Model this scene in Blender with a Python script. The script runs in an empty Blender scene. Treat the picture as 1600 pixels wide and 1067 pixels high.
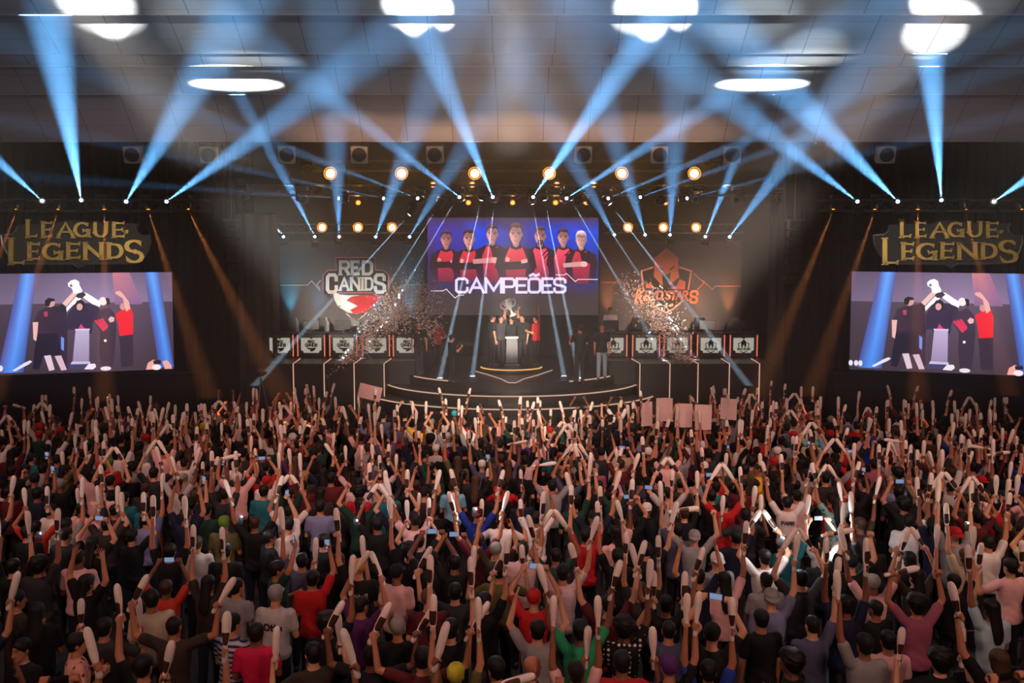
import bpy, math, random
import numpy as np
from mathutils import Vector, Matrix, Euler
from mathutils.geometry import tessellate_polygon

S = bpy.context.scene
COL = S.collection
R = math.radians
random.seed(7)
RND = random.Random(11)

# ------------------------------------------------------------------ view
S.view_settings.view_transform = 'Standard'
S.view_settings.look = 'None'
S.view_settings.gamma = 1.0
S.view_settings.use_curve_mapping = False
S.view_settings.exposure = 0.0
S.cycles.use_denoising = True
S.cycles.max_bounces = 6
S.cycles.diffuse_bounces = 3
S.cycles.glossy_bounces = 2
S.cycles.volume_bounces = 0
S.cycles.sample_clamp_indirect = 4.0
S.cycles.sample_clamp_direct = 0.0
S.cycles.caustics_reflective = False
S.cycles.caustics_refractive = False

CZ = 5.6
PIT = R(4.5)
F = 28.0 / 36.0 * 1600
cam_data = bpy.data.cameras.new('camera')
cam_data.lens = 28.0
cam_data.sensor_width = 36.0
cam_data.clip_end = 200
cam = bpy.data.objects.new('camera', cam_data)
COL.objects.link(cam)
cam.location = (0, 0, CZ)
cam.rotation_euler = (R(90) - PIT, 0, 0)
S.camera = cam


def ray(px, py):
    """direction of the sight line through a point of the photograph (1600x1067)"""
    u = (px - 800.0) / F
    v = (533.5 - py) / F
    return Vector((u, math.cos(PIT) + v * math.sin(PIT), -math.sin(PIT) + v * math.cos(PIT)))


def at(px, py, Y):
    d = ray(px, py)
    return Vector((0, 0, CZ)) + d * (Y / d.y)


def at_z(px, py, z):
    d = ray(px, py)
    return Vector((0, 0, CZ)) + d * ((z - CZ) / d.z)


def on_plane(px, py, P, n):
    d = ray(px, py)
    o = Vector((0, 0, CZ))
    return o + d * ((P - o).dot(n) / d.dot(n))


def project(p):
    q = Vector(p) - Vector((0, 0, CZ))
    f = Vector((0, math.cos(PIT), -math.sin(PIT)))
    up = Vector((0, math.sin(PIT), math.cos(PIT)))
    w = q.dot(f)
    return 800 + F * q.x / w, 533.5 - F * q.dot(up) / w


def lin(r, g=None, b=None):
    if g is None:
        r, g, b = r
    out = []
    for c in (r, g, b):
        c = c / 255.0
        out.append(c / 12.92 if c <= 0.04045 else ((c + 0.055) / 1.055) ** 2.4)
    return tuple(out)


# ------------------------------------------------------------------ materials
def new_mat(name):
    m = bpy.data.materials.new(name)
    m.use_nodes = True
    nt = m.node_tree
    return m, nt, nt.nodes['Principled BSDF']


def pmat(name, rgb, rough=0.6, metal=0.0, noise=0.0, scale=8.0, spec=0.5, bump=0.0):
    m, nt, b = new_mat(name)
    c = lin(rgb)
    b.inputs['Base Color'].default_value = (*c, 1)
    b.inputs['Roughness'].default_value = rough
    b.inputs['Metallic'].default_value = metal
    b.inputs['Specular IOR Level'].default_value = spec
    if noise or bump:
        tc = nt.nodes.new('ShaderNodeTexCoord')
        n = nt.nodes.new('ShaderNodeTexNoise')
        n.inputs['Scale'].default_value = scale
        n.inputs['Detail'].default_value = 4
        nt.links.new(tc.outputs['Object'], n.inputs['Vector'])
        if noise:
            mx = nt.nodes.new('ShaderNodeMix')
            mx.data_type = 'RGBA'
            mx.inputs[6].default_value = (*[v * (1 - noise) for v in c], 1)
            mx.inputs[7].default_value = (*[min(1, v * (1 + noise)) for v in c], 1)
            nt.links.new(n.outputs['Fac'], mx.inputs[0])
            nt.links.new(mx.outputs[2], b.inputs['Base Color'])
        if bump:
            bp = nt.nodes.new('ShaderNodeBump')
            bp.inputs['Strength'].default_value = bump
            nt.links.new(n.outputs['Fac'], bp.inputs['Height'])
            nt.links.new(bp.outputs['Normal'], b.inputs['Normal'])
    return m


def emat(name, rgb, strength=1.0, sampled=False):
    m, nt, b = new_mat(name)
    b.inputs['Base Color'].default_value = (0.02, 0.02, 0.02, 1)
    b.inputs['Emission Color'].default_value = (*lin(rgb), 1)
    b.inputs['Emission Strength'].default_value = strength
    if not sampled:
        m.cycles.emission_sampling = 'NONE'
    return m


def objcol_mat(name, rough=0.8, noise=0.25, scale=6.0, pattern=None, spec=0.3):
    """cloth or skin whose colour is the object's own colour"""
    m, nt, b = new_mat(name)
    oi = nt.nodes.new('ShaderNodeObjectInfo')
    tc = nt.nodes.new('ShaderNodeTexCoord')
    n = nt.nodes.new('ShaderNodeTexNoise')
    n.inputs['Scale'].default_value = scale
    n.inputs['Detail'].default_value = 3
    nt.links.new(tc.outputs['Object'], n.inputs['Vector'])
    mr = nt.nodes.new('ShaderNodeMapRange')
    mr.inputs[3].default_value = 1 - noise
    mr.inputs[4].default_value = 1 + noise
    nt.links.new(n.outputs['Fac'], mr.inputs[0])
    vm = nt.nodes.new('ShaderNodeVectorMath')
    vm.operation = 'SCALE'
    nt.links.new(oi.outputs['Color'], vm.inputs[0])
    nt.links.new(mr.outputs[0], vm.inputs['Scale'])
    out = vm.outputs[0]
    if pattern:
        kind, rgb = pattern
        mx = nt.nodes.new('ShaderNodeMix')
        mx.data_type = 'RGBA'
        if kind == 'stripes':
            w = nt.nodes.new('ShaderNodeTexWave')
            w.bands_direction = 'Z'
            w.inputs['Scale'].default_value = 5.2
            nt.links.new(tc.outputs['Object'], w.inputs['Vector'])
            cr = nt.nodes.new('ShaderNodeMath')
            cr.operation = 'GREATER_THAN'
            cr.inputs[1].default_value = 0.55
            nt.links.new(w.outputs['Fac'], cr.inputs[0])
        else:
            w = nt.nodes.new('ShaderNodeTexVoronoi')
            w.inputs['Scale'].default_value = 17 if kind == 'dots' else 13
            w.inputs['Randomness'].default_value = 0.0 if kind == 'dots' else 0.9
            nt.links.new(tc.outputs['Object'], w.inputs['Vector'])
            cr = nt.nodes.new('ShaderNodeMath')
            cr.operation = 'LESS_THAN'
            cr.inputs[1].default_value = 0.30
            nt.links.new(w.outputs['Distance'], cr.inputs[0])
        nt.links.new(cr.outputs[0], mx.inputs[0])
        nt.links.new(out, mx.inputs[6])
        mx.inputs[7].default_value = (*lin(rgb), 1)
        out = mx.outputs[2]
    nt.links.new(out, b.inputs['Base Color'])
    b.inputs['Roughness'].default_value = rough
    b.inputs['Specular IOR Level'].default_value = spec
    return m


def attr_mat(name, emission=0.0, rough=0.8, sampled=False):
    m, nt, b = new_mat(name)
    a = nt.nodes.new('ShaderNodeAttribute')
    a.attribute_name = 'Col'
    if emission:
        b.inputs['Base Color'].default_value = (0.01, 0.01, 0.01, 1)
        nt.links.new(a.outputs['Color'], b.inputs['Emission Color'])
        b.inputs['Emission Strength'].default_value = emission
        b.inputs['Roughness'].default_value = 0.6
        if not sampled:
            m.cycles.emission_sampling = 'NONE'
    else:
        nt.links.new(a.outputs['Color'], b.inputs['Base Color'])
        b.inputs['Roughness'].default_value = rough
        b.inputs['Specular IOR Level'].default_value = 0.25
    return m


M = {}
M['black'] = pmat('black paint', (26, 24, 24), 0.55, noise=0.25)
M['stage'] = pmat('black stage laminate', (30, 27, 26), 0.38, noise=0.3, scale=2)
M['drape'] = pmat('black drape cloth', (26, 23, 22), 0.9, noise=0.3, scale=3, spec=0.1)
M['browndrape'] = pmat('brown grey drape cloth', (74, 64, 60), 0.9, noise=0.15, scale=3, spec=0.1)
M['wall'] = pmat('dark wall paint', (26, 23, 23), 0.9, noise=0.2, scale=1, spec=0.1)
M['floor'] = pmat('dark hall floor', (42, 38, 37), 0.6, noise=0.25, scale=3)
M['alu'] = pmat('aluminium truss', (120, 116, 110), 0.35, metal=0.9)
M['fix'] = pmat('black fixture housing', (22, 22, 24), 0.35)
M['spk'] = pmat('grey speaker cabinet', (190, 182, 172), 0.6, noise=0.1)
M['cone'] = pmat('dark speaker cone', (40, 36, 34), 0.5)
M['silver'] = pmat('polished silver', (242, 240, 234), 0.3, metal=0.45)
M['gold'] = pmat('aged gold', (205, 170, 96), 0.38, metal=0.55, noise=0.3, scale=5)
M['steel'] = pmat('dark steel rim', (110, 108, 112), 0.4, metal=0.7)
M['plate'] = pmat('dark sign plate', (22, 20, 24), 0.6)
M['white'] = pmat('white panel', (226, 224, 206), 0.5)
M['paper'] = pmat('pink paper', (232, 196, 190), 0.8, noise=0.08)
M['bat'] = pmat('white inflated film', (246, 224, 212), 0.38, noise=0.08, scale=6)
M['print'] = pmat('dark printed film', (70, 42, 34), 0.4, noise=0.5, scale=25)
M['dark_emblem'] = pmat('dark emblem print', (28, 28, 28), 0.6)
M['chair'] = pmat('black chair plastic', (24, 24, 26), 0.45)
M['phone'] = pmat('black phone case', (16, 16, 18), 0.3)
M['skin'] = objcol_mat('skin', 0.55, 0.1, 9)
M['hair'] = objcol_mat('hair', 0.6, 0.35, 40)
M['shirt'] = objcol_mat('shirt cloth', 0.85, 0.18, 9)
M['shirt_stripes'] = objcol_mat('striped shirt cloth', 0.85, 0.15, 9, ('stripes', (190, 180, 185)))
M['shirt_bluestripes'] = objcol_mat('blue striped shirt cloth', 0.85, 0.15, 9, ('stripes', (40, 45, 90)))
M['shirt_dots'] = objcol_mat('dotted shirt cloth', 0.85, 0.1, 9, ('dots', (225, 215, 210)))
M['shirt_spots'] = objcol_mat('spotted shirt cloth', 0.85, 0.1, 9, ('spots', (95, 55, 50)))
M['shirt_sequin'] = objcol_mat('sequined cloth', 0.4, 0.1, 9, ('spots', (40, 70, 75)))
M['trousers'] = objcol_mat('trouser cloth', 0.9, 0.2, 9)
M['eye'] = pmat('dark eye', (30, 22, 20), 0.3)
M['lip'] = pmat('lips', (140, 75, 66), 0.5)
M['shoe'] = pmat('shoe leather', (40, 38, 38), 0.5)
M['crowd'] = attr_mat('distant crowd', 0.0, 0.8)
M['screen'] = attr_mat('lit screen picture', 1.3)
M['mainscreen'] = attr_mat('lit main screen picture', 1.5)
M['banner'] = attr_mat('printed banner cloth', 0.0, 0.85)
M['led_warm'] = emat('warm white light strip', (255, 205, 175), 0.62)
M['led_amber'] = emat('amber light strip', (255, 190, 110), 1.0)
M['led_red'] = emat('salmon light tube', (255, 128, 105), 0.9)
M['lens_blue'] = emat('blue white lens', (190, 215, 255), 9.0)
M['lens_amber'] = emat('amber lens', (255, 190, 110), 16.0)
M['darklens'] = pmat('dark glass lens', (30, 32, 40), .1, spec=.8)
M['lens_ring'] = emat('amber reflector glow', (255, 150, 60), 2.6)  # glowing ring that imitates the orange halo round an amber lamp
M['lens_orange'] = emat('orange lens', (255, 160, 60), 3.0)
M['lens_small'] = emat('small warm lens', (255, 190, 120), 6.0)
M['phone_screen'] = emat('lit phone screen', (150, 180, 225), 0.55)
M['phone_dim'] = emat('dim phone screen', (90, 90, 110), 0.5)
M['flash'] = emat('phone flash', (240, 248, 255), 14.0)


# ------------------------------------------------------------------ mesh builder
class MB:
    def __init__(s):
        s.v, s.f, s.c = [], [], []

    def add(s, vs, fs):
        b = len(s.v)
        s.v.extend([tuple(v) for v in vs])
        s.f.extend([tuple(b + i for i in f) for f in fs])
        return s

    def box(s, c, d, rot=None):
        c = Vector(c)
        vs = []
        for z in (-.5, .5):
            for x, y in ((-.5, -.5), (.5, -.5), (.5, .5), (-.5, .5)):
                p = Vector((x * d[0], y * d[1], z * d[2]))
                if rot is not None:
                    p = rot @ p
                vs.append(p + c)
        return s.add(vs, [(3, 2, 1, 0), (4, 5, 6, 7), (0, 1, 5, 4), (1, 2, 6, 5), (2, 3, 7, 6), (3, 0, 4, 7)])

    def bevbox(s, c, d, b=.01, rot=None):
        """a box with chamfered vertical and horizontal edges"""
        c = Vector(c)
        hx, hy, hz = d[0] / 2, d[1] / 2, d[2] / 2
        vs = []
        rings = [(-hz, b), (-hz + b, 0), (hz - b, 0), (hz, b)]
        for z, i in rings:
            x, y = hx - i, hy - i
            k = b if i == 0 else b * .6
            for p in ((-x + k, -y), (x - k, -y), (x, -y + k), (x, y - k), (x - k, y), (-x + k, y), (-x, y - k), (-x, -y + k)):
                q = Vector((p[0], p[1], z))
                if rot is not None:
                    q = rot @ q
                vs.append(q + c)
        fs = [tuple(reversed(range(8))), tuple(range(24, 32))]
        for r in range(3):
            for k in range(8):
                fs.append((r * 8 + k, r * 8 + (k + 1) % 8, r * 8 + 8 + (k + 1) % 8, r * 8 + 8 + k))
        return s.add(vs, fs)

    def loft(s, rings, cap=True):
        n = len(rings[0])
        vs = [p for r in rings for p in r]
        fs = []
        for i in range(len(rings) - 1):
            for k in range(n):
                fs.append((i * n + k, i * n + (k + 1) % n, (i + 1) * n + (k + 1) % n, (i + 1) * n + k))
        if cap:
            fs.append(tuple(reversed(range(n))))
            m = (len(rings) - 1) * n
            fs.append(tuple(range(m, m + n)))
        return s.add(vs, fs)

    def tube(s, path, r, n=8, cap=True):
        path = [Vector(p) for p in path]
        rs = r if isinstance(r, (list, tuple)) else [r] * len(path)
        rings = []
        up = None
        for i, p in enumerate(path):
            a = path[max(0, i - 1)]
            b = path[min(len(path) - 1, i + 1)]
            t = (b - a).normalized()
            if up is None:
                up = Vector((0, 0, 1)) if abs(t.z) < .9 else Vector((1, 0, 0))
            x = t.cross(up).normalized()
            y = x.cross(t).normalized()
            up = y
            rings.append([p + (x * math.cos(2 * math.pi * k / n) - y * math.sin(2 * math.pi * k / n)) * rs[i] for k in range(n)])
        return s.loft(rings, cap)

    def sphere(s, c, r, n=12, m=8, rot=None):
        c = Vector(c)
        r = (r, r, r) if not isinstance(r, (tuple, list)) else r
        vs, fs = [], []

        def P(a, b):
            q = Vector((r[0] * math.sin(a) * math.cos(b), r[1] * math.sin(a) * math.sin(b), r[2] * math.cos(a)))
            if rot is not None:
                q = rot @ q
            return q + c
        vs.append(P(0, 0))
        for i in range(1, m):
            for k in range(n):
                vs.append(P(math.pi * i / m, 2 * math.pi * k / n))
        vs.append(P(math.pi, 0))
        for k in range(n):
            fs.append((0, 1 + k, 1 + (k + 1) % n))
        for i in range(m - 2):
            for k in range(n):
                a = 1 + i * n + k
                b = 1 + i * n + (k + 1) % n
                fs.append((a, a + n, b + n, b))
        L = len(vs) - 1
        o = 1 + (m - 2) * n
        for k in range(n):
            fs.append((o + k, L, o + (k + 1) % n))
        return s.add(vs, fs)

    def capsule(s, a, b, ra, rb, n=10):
        a, b = Vector(a), Vector(b)
        t = (b - a)
        if t.length < 1e-6:
            return s.sphere(a, ra)
        t.normalize()
        up = Vector((0, 0, 1)) if abs(t.z) < .9 else Vector((0, 1, 0))
        x = t.cross(up).normalized()
        y = x.cross(t).normalized()
        rings = []
        for k in (-.98, -.75, -.4, 0):
            rings.append((a + t * ra * k, ra * math.sqrt(1 - k * k)))
        for k in (0, .4, .75, .98):
            rings.append((b + t * rb * k, rb * math.sqrt(1 - k * k)))
        return s.loft([[c + (x * math.cos(2 * math.pi * k / n) - y * math.sin(2 * math.pi * k / n)) * r for k in range(n)] for c, r in rings])

    def lathe(s, prof, n=24, axis_o=(0, 0, 0), rot=None):
        o = Vector(axis_o)
        rings = []
        for r, z in prof:
            ring = []
            for k in range(n):
                q = Vector((r * math.cos(2 * math.pi * k / n), r * math.sin(2 * math.pi * k / n), z))
                if rot is not None:
                    q = rot @ q
                ring.append(q + o)
            rings.append(ring)
        return s.loft(rings)

    def prism(s, poly, z0, z1):
        """vertical prism from a plan polygon (counter-clockwise)"""
        n = len(poly)
        vs = [(x, y, z0) for x, y in poly] + [(x, y, z1) for x, y in poly]
        fs = [tuple(reversed(range(n))), tuple(range(n, 2 * n))]
        for k in range(n):
            fs.append((k, (k + 1) % n, n + (k + 1) % n, n + k))
        return s.add(vs, fs)

    def mesh(s, name):
        me = bpy.data.meshes.new(name)
        me.from_pydata(s.v, [], s.f)
        me.update()
        return me

    def build(s, name, mat, parent=None, loc=None, smooth=False):
        me = s.mesh(name)
        o = bpy.data.objects.new(name, me)
        me.materials.append(mat)
        COL.objects.link(o)
        if parent is not None:
            o.parent = parent
        if loc is not None:
            o.location = loc
        if smooth:
            shade(me)
        return o


def shade(me, ang=50):
    me.polygons.foreach_set('use_smooth', [True] * len(me.polygons))
    try:
        me.set_sharp_from_angle(angle=R(ang))
    except Exception:
        pass


def tag(o, label=None, cat=None, group=None, kind=None):
    if label:
        o['label'] = label
    if cat:
        o['category'] = cat
    if group:
        o['group'] = group
    if kind:
        o['kind'] = kind
    return o


def thing(name, loc, label, cat, group=None, rot=(0, 0, 0)):
    o = bpy.data.objects.new(name, None)
    o.empty_display_size = .1
    COL.objects.link(o)
    o.location = loc
    o.rotation_euler = rot
    return tag(o, label, cat, group)


def struct(name, mb, mat):
    o = mb.build(name, mat)
    o['kind'] = 'structure'
    return o


def copy_tree(o, parent=None):
    c = o.copy()
    COL.objects.link(c)
    if parent is not None:
        c.parent = parent
    for ch in o.children:
        copy_tree(ch, c)
    return c


ORD = ['first', 'second', 'third', 'fourth', 'fifth', 'sixth', 'seventh', 'eighth', 'ninth', 'tenth', 'eleventh', 'twelfth',
       'thirteenth', 'fourteenth', 'fifteenth', 'sixteenth', 'seventeenth', 'eighteenth', 'nineteenth', 'twentieth']


def ordn(i):
    tens = {2: 'twenty', 3: 'thirty', 4: 'forty', 5: 'fifty', 6: 'sixty', 7: 'seventy'}
    if i < 20:
        return ORD[i]
    n = i + 1
    if n % 10 == 0:
        return tens[n // 10][:-1] + 'ieth'
    return tens[n // 10] + '-' + ORD[n % 10 - 1]


# ------------------------------------------------------------------ flat artwork (screens, banners, prints)
class Art:
    """flat coloured polygons given in any 2-D frame, mapped to the real plane when built"""

    def __init__(s):
        s.polys = []

    def poly(s, pts, col, layer=1):
        """col: one colour or one colour per point (0-255 sRGB)"""
        cols = [col] * len(pts) if not isinstance(col[0], (tuple, list)) else list(col)
        s.polys.append(([tuple(p) for p in pts], cols, layer))

    def rect(s, x0, y0, x1, y1, col, layer=1):
        s.poly([(x0, y0), (x1, y0), (x1, y1), (x0, y1)], col, layer)

    def ell(s, cx, cy, rx, ry, col, layer=1, n=20, a0=0, a1=360, rot=0):
        pts = []
        full = a1 - a0 >= 360
        for k in range(n + (0 if full else 1)):
            a = R(a0 + (a1 - a0) * k / n)
            x, y = rx * math.cos(a), ry * math.sin(a)
            c, q = math.cos(R(rot)), math.sin(R(rot))
            pts.append((cx + x * c - y * q, cy + x * q + y * c))
        s.poly(pts, col, layer)

    def glow(s, cx, cy, rx, ry, c0, c1, layer=1, n=24):
        ring = [(cx + rx * math.cos(2 * math.pi * k / n), cy + ry * math.sin(2 * math.pi * k / n)) for k in range(n)]
        for k in range(n):
            s.poly([(cx, cy), ring[k], ring[(k + 1) % n]], [c0, c1, c1], layer)

    def line(s, pts, w, col, layer=1, closed=False):
        n = len(pts)
        for i in range(n if closed else n - 1):
            a, b = Vector(pts[i]), Vector(pts[(i + 1) % n])
            d = (b - a)
            if d.length < 1e-6:
                continue
            d.normalize()
            q = Vector((-d.y, d.x)) * w / 2
            e = d * w * .35
            s.poly([a - e + q, b + e + q, b + e - q, a - e - q], col, layer)

    def text(s, txt, x, y, w, h, thick, col, layer=1, style='sans', slant=0.0, gap=.16):
        """stroke lettering fitted in the box x..x+w, y (top)..y+h, y pointing down"""
        for pl in letter_polys(txt, w, h, thick, style, slant, gap):
            s.poly([(x + px, y + h - py) for px, py in pl], col, layer)

    def mesh(s, name, mapper, eps=.004):
        vs, fs, cs = [], [], []
        for pts, cols, layer in s.polys:
            b = len(vs)
            vs.extend([tuple(mapper(p[0], p[1], layer * eps)) for p in pts])
            cs.extend([(*lin(c), 1.0) for c in cols])
            if len(pts) <= 4:
                fs.append(tuple(range(b, b + len(pts))))
            else:
                for t in tessellate_polygon([[Vector((p[0], p[1], 0)) for p in pts]]):
                    fs.append(tuple(b + i for i in t))
        me = bpy.data.meshes.new(name)
        me.from_pydata(vs, [], fs)
        a = me.color_attributes.new('Col', 'FLOAT_COLOR', 'POINT')
        a.data.foreach_set('color', [v for c in cs for v in c])
        me.update()
        return me

    def build(s, name, mapper, mat, parent=None, eps=.004):
        me = s.mesh(name, mapper, eps)
        me.materials.append(mat)
        o = bpy.data.objects.new(name, me)
        COL.objects.link(o)
        if parent is not None:
            o.parent = parent
            o.matrix_parent_inverse = parent.matrix_basis.inverted()
        return o


def arc(cx, cy, rx, ry, a0, a1, n=10):
    return [(cx + rx * math.cos(R(a0 + (a1 - a0) * k / n)), cy + ry * math.sin(R(a0 + (a1 - a0) * k / n))) for k in range(n + 1)]


GL = {
    'A': (.9, [[(0, 0), (.45, 1), (.9, 0)], [(.17, .34), (.73, .34)]]),
    'C': (.8, [arc(.42, .5, .42, .5, 48, 312)]),
    'D': (.8, [[(0, 0), (0, 1)], [(0, 1), (.35, 1)] + arc(.35, .5, .45, .5, 80, -80) + [(.35, 0), (0, 0)]]),
    'E': (.62, [[(0, 0), (0, 1)], [(0, 1), (.62, 1)], [(0, .5), (.5, .5)], [(0, 0), (.62, 0)]]),
    'F': (.6, [[(0, 0), (0, 1)], [(0, 1), (.6, 1)], [(0, .5), (.48, .5)]]),
    'G': (.85, [arc(.43, .5, .43, .5, 48, 320), [(.78, .06), (.78, .42)], [(.5, .42), (.85, .42)]]),
    'I': (.1, [[(.05, 0), (.05, 1)]]),
    'K': (.75, [[(0, 0), (0, 1)], [(.72, 1), (.05, .42)], [(.25, .6), (.75, 0)]]),
    'L': (.62, [[(0, 0), (0, 1)], [(0, 0), (.62, 0)]]),
    'M': (1.0, [[(0, 0), (0, 1)], [(0, 1), (.5, .15), (1, 1)], [(1, 1), (1, 0)]]),
    'N': (.85, [[(0, 0), (0, 1)], [(0, 1), (.85, 0)], [(.85, 0), (.85, 1)]]),
    'O': (.85, [arc(.42, .5, .42, .5, 0, 360, 20)]),
    'P': (.7, [[(0, 0), (0, 1)], [(0, 1), (.4, 1)] + arc(.4, .74, .3, .26, 80, -80, 6) + [(.4, .48), (0, .48)]]),
    'R': (.75, [[(0, 0), (0, 1)], [(0, 1), (.4, 1)] + arc(.4, .74, .3, .26, 80, -80, 6) + [(.4, .48), (0, .48)], [(.35, .48), (.75, 0)]]),
    'S': (.68, [arc(.34, .75, .32, .25, 30, 270, 8) + arc(.34, .25, .34, .25, 90, -150, 8)]),
    'T': (.75, [[(0, 1), (.75, 1)], [(.375, 0), (.375, 1)]]),
    'U': (.8, [[(0, 1), (0, .38)] + arc(.4, .38, .4, .38, 180, 360, 8) + [(.8, 1)]]),
    'Y': (.8, [[(0, 1), (.4, .5), (.8, 1)], [(.4, .5), (.4, 0)]]),
    'a': (.5, [arc(.25, .25, .25, .25, 0, 360, 10), [(.5, .5), (.5, 0)]]),
    'u': (.5, [[(0, .5), (0, .2)] + arc(.25, .2, .25, .2, 180, 360, 5) + [(.5, .5)]]),
    'k': (.5, [[(0, 0), (0, 1)], [(.45, .55), (.03, .25)], [(.15, .35), (.5, 0)]]),
    'd': (.5, [arc(.25, .25, .25, .25, 0, 360, 10), [(.5, 1), (.5, 0)]]),
    'o': (.5, [arc(.25, .25, .25, .25, 0, 360, 10)]),
    't': (.35, [[(.15, .9), (.15, .1), (.35, 0)], [(0, .6), (.35, .6)]]),
    '1': (.3, [[(0, .8), (.2, 1), (.2, 0)]]),
    '8': (.6, [arc(.3, .76, .26, .24, 0, 360, 10), arc(.3, .26, .3, .26, 0, 360, 10)]),
    '9': (.6, [arc(.3, .7, .3, .3, 0, 360, 10), [(.6, .7), (.5, .1), (.2, 0)]]),
    '3': (.6, [arc(.28, .75, .28, .25, 150, -90, 8), arc(.28, .27, .32, .27, 90, -150, 8)]),
    '0': (.7, [arc(.35, .5, .35, .5, 0, 360, 14)]),
    ' ': (.35, []),
}
GL['Õ'] = (.85, [arc(.42, .5, .42, .5, 0, 360, 20), [(.15, 1.22), (.3, 1.32), (.52, 1.2), (.7, 1.3)]])
# squared forms for the angular display face
SQ = {
    'C': (.72, [[(.72, .72), (.72, .86), (.58, 1), (.14, 1), (0, .86), (0, .14), (.14, 0), (.58, 0), (.72, .14), (.72, .3)]]),
    'Õ': (.74, [[(.14, 1), (0, .86), (0, .14), (.14, 0), (.6, 0), (.74, .14), (.74, .86), (.6, 1), (.14, 1)], [(.1, 1.24), (.28, 1.34), (.46, 1.22), (.64, 1.32)]]),
    'P': (.7, [[(0, 0), (0, 1), (.56, 1), (.7, .88), (.7, .52), (.56, .4), (0, .4)]]),
    'S': (.7, [[(.7, .74), (.7, .88), (.57, 1), (.13, 1), (0, .88), (0, .64), (.13, .54), (.57, .46), (.7, .36), (.7, .12), (.57, 0), (.13, 0), (0, .12), (0, .26)]]),
    'D': (.7, [[(0, 0), (0, 1), (.5, 1), (.7, .82), (.7, .18), (.5, 0), (0, 0)]]),
    'R': (.7, [[(0, 0), (0, 1), (.56, 1), (.7, .88), (.7, .6), (.56, .48), (0, .48)], [(.35, .48), (.7, 0)]]),
}


def letter_polys(txt, w, h, thick, style='sans', slant=0., gap=.16):
    tot, pos = 0, []
    for ch in txt:
        g = SQ.get(ch) if style in ('square', 'slab') and ch in SQ else GL[ch]
        pos.append((tot, g))
        tot += g[0] + gap
    tot -= gap
    sx = (w - thick) / tot
    sy = h - thick
    out = []
    for x0, (gw, strokes) in pos:
        for st in strokes:
            P = [Vector((thick / 2 + (x0 + x) * sx, thick / 2 + y * sy)) for x, y in st]
            n = len(P)
            closed = (P[0] - P[-1]).length < 1e-4
            if closed:
                P = P[:-1]
                n -= 1
            offs = []
            for i in range(n):
                a = P[i - 1] if (i > 0 or closed) else None
                b = P[(i + 1) % n] if (i < n - 1 or closed) else None
                d1 = (P[i] - a).normalized() if a is not None else None
                d2 = (b - P[i]).normalized() if b is not None else None
                d1 = d1 or d2
                d2 = d2 or d1
                nn = Vector((-d1.y - d2.y, d1.x + d2.x))
                if nn.length < 1e-3:
                    nn = Vector((-d1.y, d1.x))
                nn.normalize()
                k = max(.5, nn.dot(Vector((-d1.y, d1.x))))
                th = thick
                if style == 'serif':
                    dm = (d1 + d2)
                    dm = dm.normalized() if dm.length > 1e-3 else d1
                    th = thick * (.42 + .58 * abs(dm.y))
                offs.append(nn * (th / 2 / k))
            for i in range(n if closed else n - 1):
                j = (i + 1) % n
                out.append([P[i] + offs[i], P[j] + offs[j], P[j] - offs[j], P[i] - offs[i]])
            if not closed:
                for i, e in ((0, -1), (n - 1, 1)):
                    d = (P[i] - P[i + (1 if i == 0 else -1)]).normalized()
                    if style in ('serif', 'slab'):
                        sl = thick * (.75 if style == 'serif' else .8)
                        st_ = thick * (.3 if style == 'serif' else .55)
                        if abs(d.y) > .6:      # terminal of an upright: a flat serif
                            y = P[i].y
                            y0, y1 = (y - thick / 2, y - thick / 2 + st_) if d.y < 0 else (y + thick / 2 - st_, y + thick / 2)
                            out.append([Vector((P[i].x - sl, y0)), Vector((P[i].x + sl, y0)), Vector((P[i].x + sl * .9, y1)), Vector((P[i].x - sl * .9, y1))])
                            q = Vector((-d.y, d.x)) * thick / 2
                            if style == 'slab':
                                out.append([P[i] + q, P[i] + q + d * thick / 2, P[i] - q + d * thick / 2, P[i] - q])
                            else:
                                out.append([P[i] + q * .8, P[i] + q * .8 + d * thick / 2, P[i] - q * .8 + d * thick / 2, P[i] - q * .8])
                        elif style == 'serif':
                            q = Vector((0, 1)) * thick * .55
                            out.append([P[i] + q, P[i] + d * thick * .35 + q, P[i] + d * thick * .1 - q * .9, P[i] - d * thick * .5 - q * .2])
                    else:
                        q = Vector((-d.y, d.x)) * thick / 2
                        out.append([P[i] + q, P[i] + q + d * thick / 2, P[i] - q + d * thick / 2, P[i] - q])
    if slant:
        out = [[Vector((p[0] + slant * p[1], p[1])) for p in pl] for pl in out]
    return out


def extrude_polys(mb, polys, mapper, z0, z1):
    """each flat polygon becomes a thin solid between two offsets from the plane"""
    for pl in polys:
        n = len(pl)
        vs = [mapper(p[0], p[1], z0) for p in pl] + [mapper(p[0], p[1], z1) for p in pl]
        fs = [tuple(range(n, 2 * n)), tuple(reversed(range(n)))]
        for k in range(n):
            fs.append((k, (k + 1) % n, n + (k + 1) % n, n + k))
        mb.add(vs, fs)

# ================================================================== ROOM
HALF = 21.5
struct('floor', MB().box((0, 13.6, -.1), (2 * HALF, 40.6, .2)), M['floor'])
struct('wall_back', MB().box((0, 33.65, 7), (2 * HALF, .3, 14)), M['wall'])
struct('wall_left', MB().box((-HALF - .15, 13.6, 7), (.3, 40.6, 14)), M['wall'])
struct('wall_right', MB().box((HALF + .15, 13.6, 7), (.3, 40.6, 14)), M['wall'])
struct('wall_front', MB().box((0, -6.65, 7), (2 * HALF, .3, 14)), M['wall'])

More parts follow.
